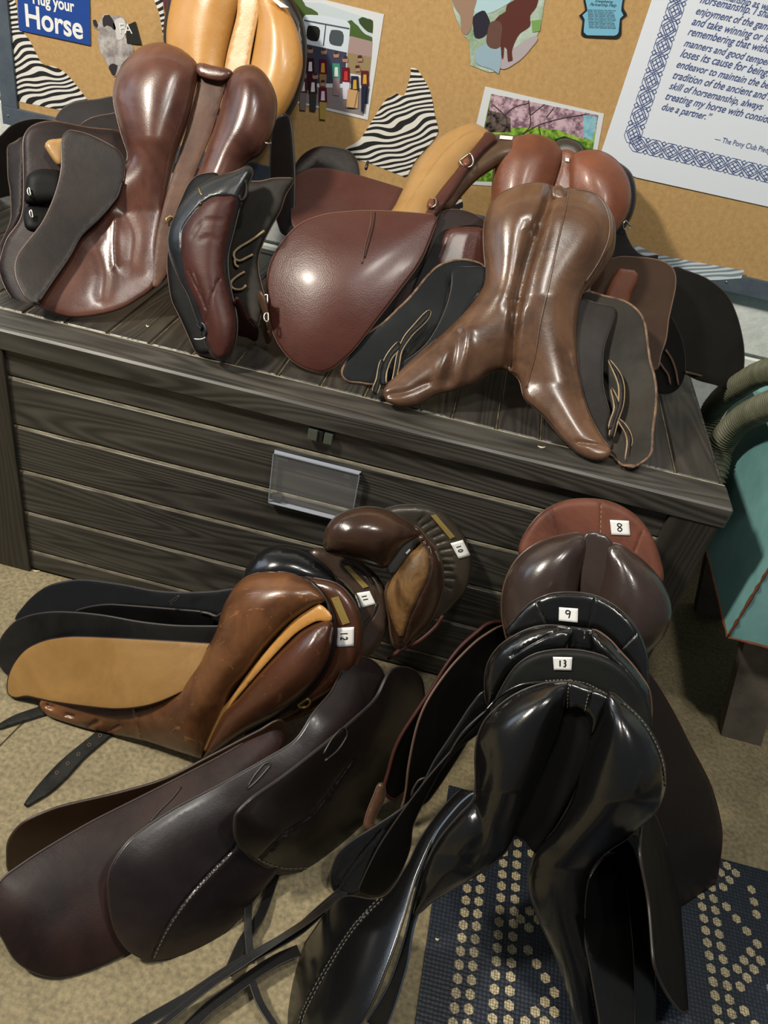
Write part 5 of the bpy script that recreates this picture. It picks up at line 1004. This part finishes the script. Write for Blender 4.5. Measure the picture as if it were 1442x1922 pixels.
# straps on the floor in front
sb = Depth([(700, 1660, -.50), (470, 1720, 'z', .010), (300, 1922, 'z', .006), (600, 1800, 'z', .02)])
def strap3(parent, s, w, dz, mat=BK, crop='d2', closed=False):
    a, c = pts(crop, s); Lc = spline(a, c, False, 8); t_ = np.gradient(Lc, axis=0); no = np.c_[-t_[:, 1], t_[:, 0]]/(np.linalg.norm(t_, axis=1)[:, None]); 
    P0 = sb.P(Lc+no*w); P1 = sb.P(Lc-no*w); up = np.array([0, 0, 1.]); n = len(Lc); V = []; Fc = []
    for k in range(n):
        for q in (P0[k], P1[k]): V.append(q+up*dz); V.append(q+up*(dz+.003))
    for k in range(n-1):
        b = 4*k; Fc += [(b, b+4, b+6, b+2), (b+1, b+3, b+7, b+5), (b, b+1, b+5, b+4), (b+2, b+6, b+7, b+3)]
    Fc += [(0, 2, 3, 1), (4*n-4, 4*n-3, 4*n-1, 4*n-2)]
    o = mesh('girth_strap', V, Fc, parent, mat, False)
    tube('piping', P0+up*(dz+.0015), .0013, o, EDGED, seg=5); tube('piping', P1+up*(dz+.0015), .0013, o, EDGED, seg=5); return o
strap3(U, '900,590 868,640 842,720 838,820 848,930', 6, .012); strap3(U, '930,620 880,760 820,850 770,960', 8, .004, BKM)
strap3(U, '850,980 880,1060 930,1140 960,1190', 6, .006)
strap3(K, '1160,690 1080,760 1000,830 880,900 760,970 640,1050 500,1130 420,1180', 9, .020); strap3(K, '1010,880 940,910 860,960 780,1020 700,1080 620,1160', 10, .006, BKM)
strap3(K, '1140,720 1040,800 920,880 800,960 700,1030 600,1110 540,1160', 5, .030)
# small debris
CHIP = plain('pale_wood_chip', (206, 196, 160), .7)
k = 0
for (x, y, z, c_, lab) in ((1017, 838, LZ, 'f', 'curled pale wood shaving on the lid below the cocoa-brown saddle'), (836, 851, LZ-.03, 'f', ''), (1376, 1823, 0, 'f', ''), (910, 1820, 0, 'f', '')):
    pass
def shaving(x, y, z, L_, label, curl=1):
    P = [PZ(x+(t_-.5)*L_, y+curl*3*math.sin(t_*2.6), z) for t_ in np.linspace(0, 1, 9)]
    o = tube('wood_shaving', P, [.0012*(.5+math.sin(math.pi*min(max(t_, .08), .92))) for t_ in np.linspace(0, 1, 9)], None, CHIP, flat=.6); tag(o, label, 'wood shaving')
shaving(1017, 837, LZ+.0012, 14, 'curled pale wood shaving on the lid below the cocoa-brown saddle')
shaving(277, 581+29, LZ+.0012, 5, 'tiny pale wood crumb on the lid right of the chestnut saddle')
shaving(68, 1069, .0015, 16, 'small heap of pale shavings on the floor at the left foot of the deck box')
shaving(821, 1761, RZ+.002, 7, 'tiny pale crumb lying on the left border of the navy rug')
for o in COL.objects:
    if o.parent is None and o.name.startswith('saddle'): o['group'] = 'numbered saddles on the floor' if 'numbered' in o['label'] else 'saddles on the deck box'
    if o.parent is None and o.name.startswith('zebra'): o['group'] = 'zebra-striped papers on the cork board'
    if o.parent is None and o.name.startswith('ribbed_hose'): o['group'] = 'ribbed hoses beside the deck box'
    if o.parent is None and o.name.startswith('wood_shaving'): o['group'] = 'pale wood shavings'
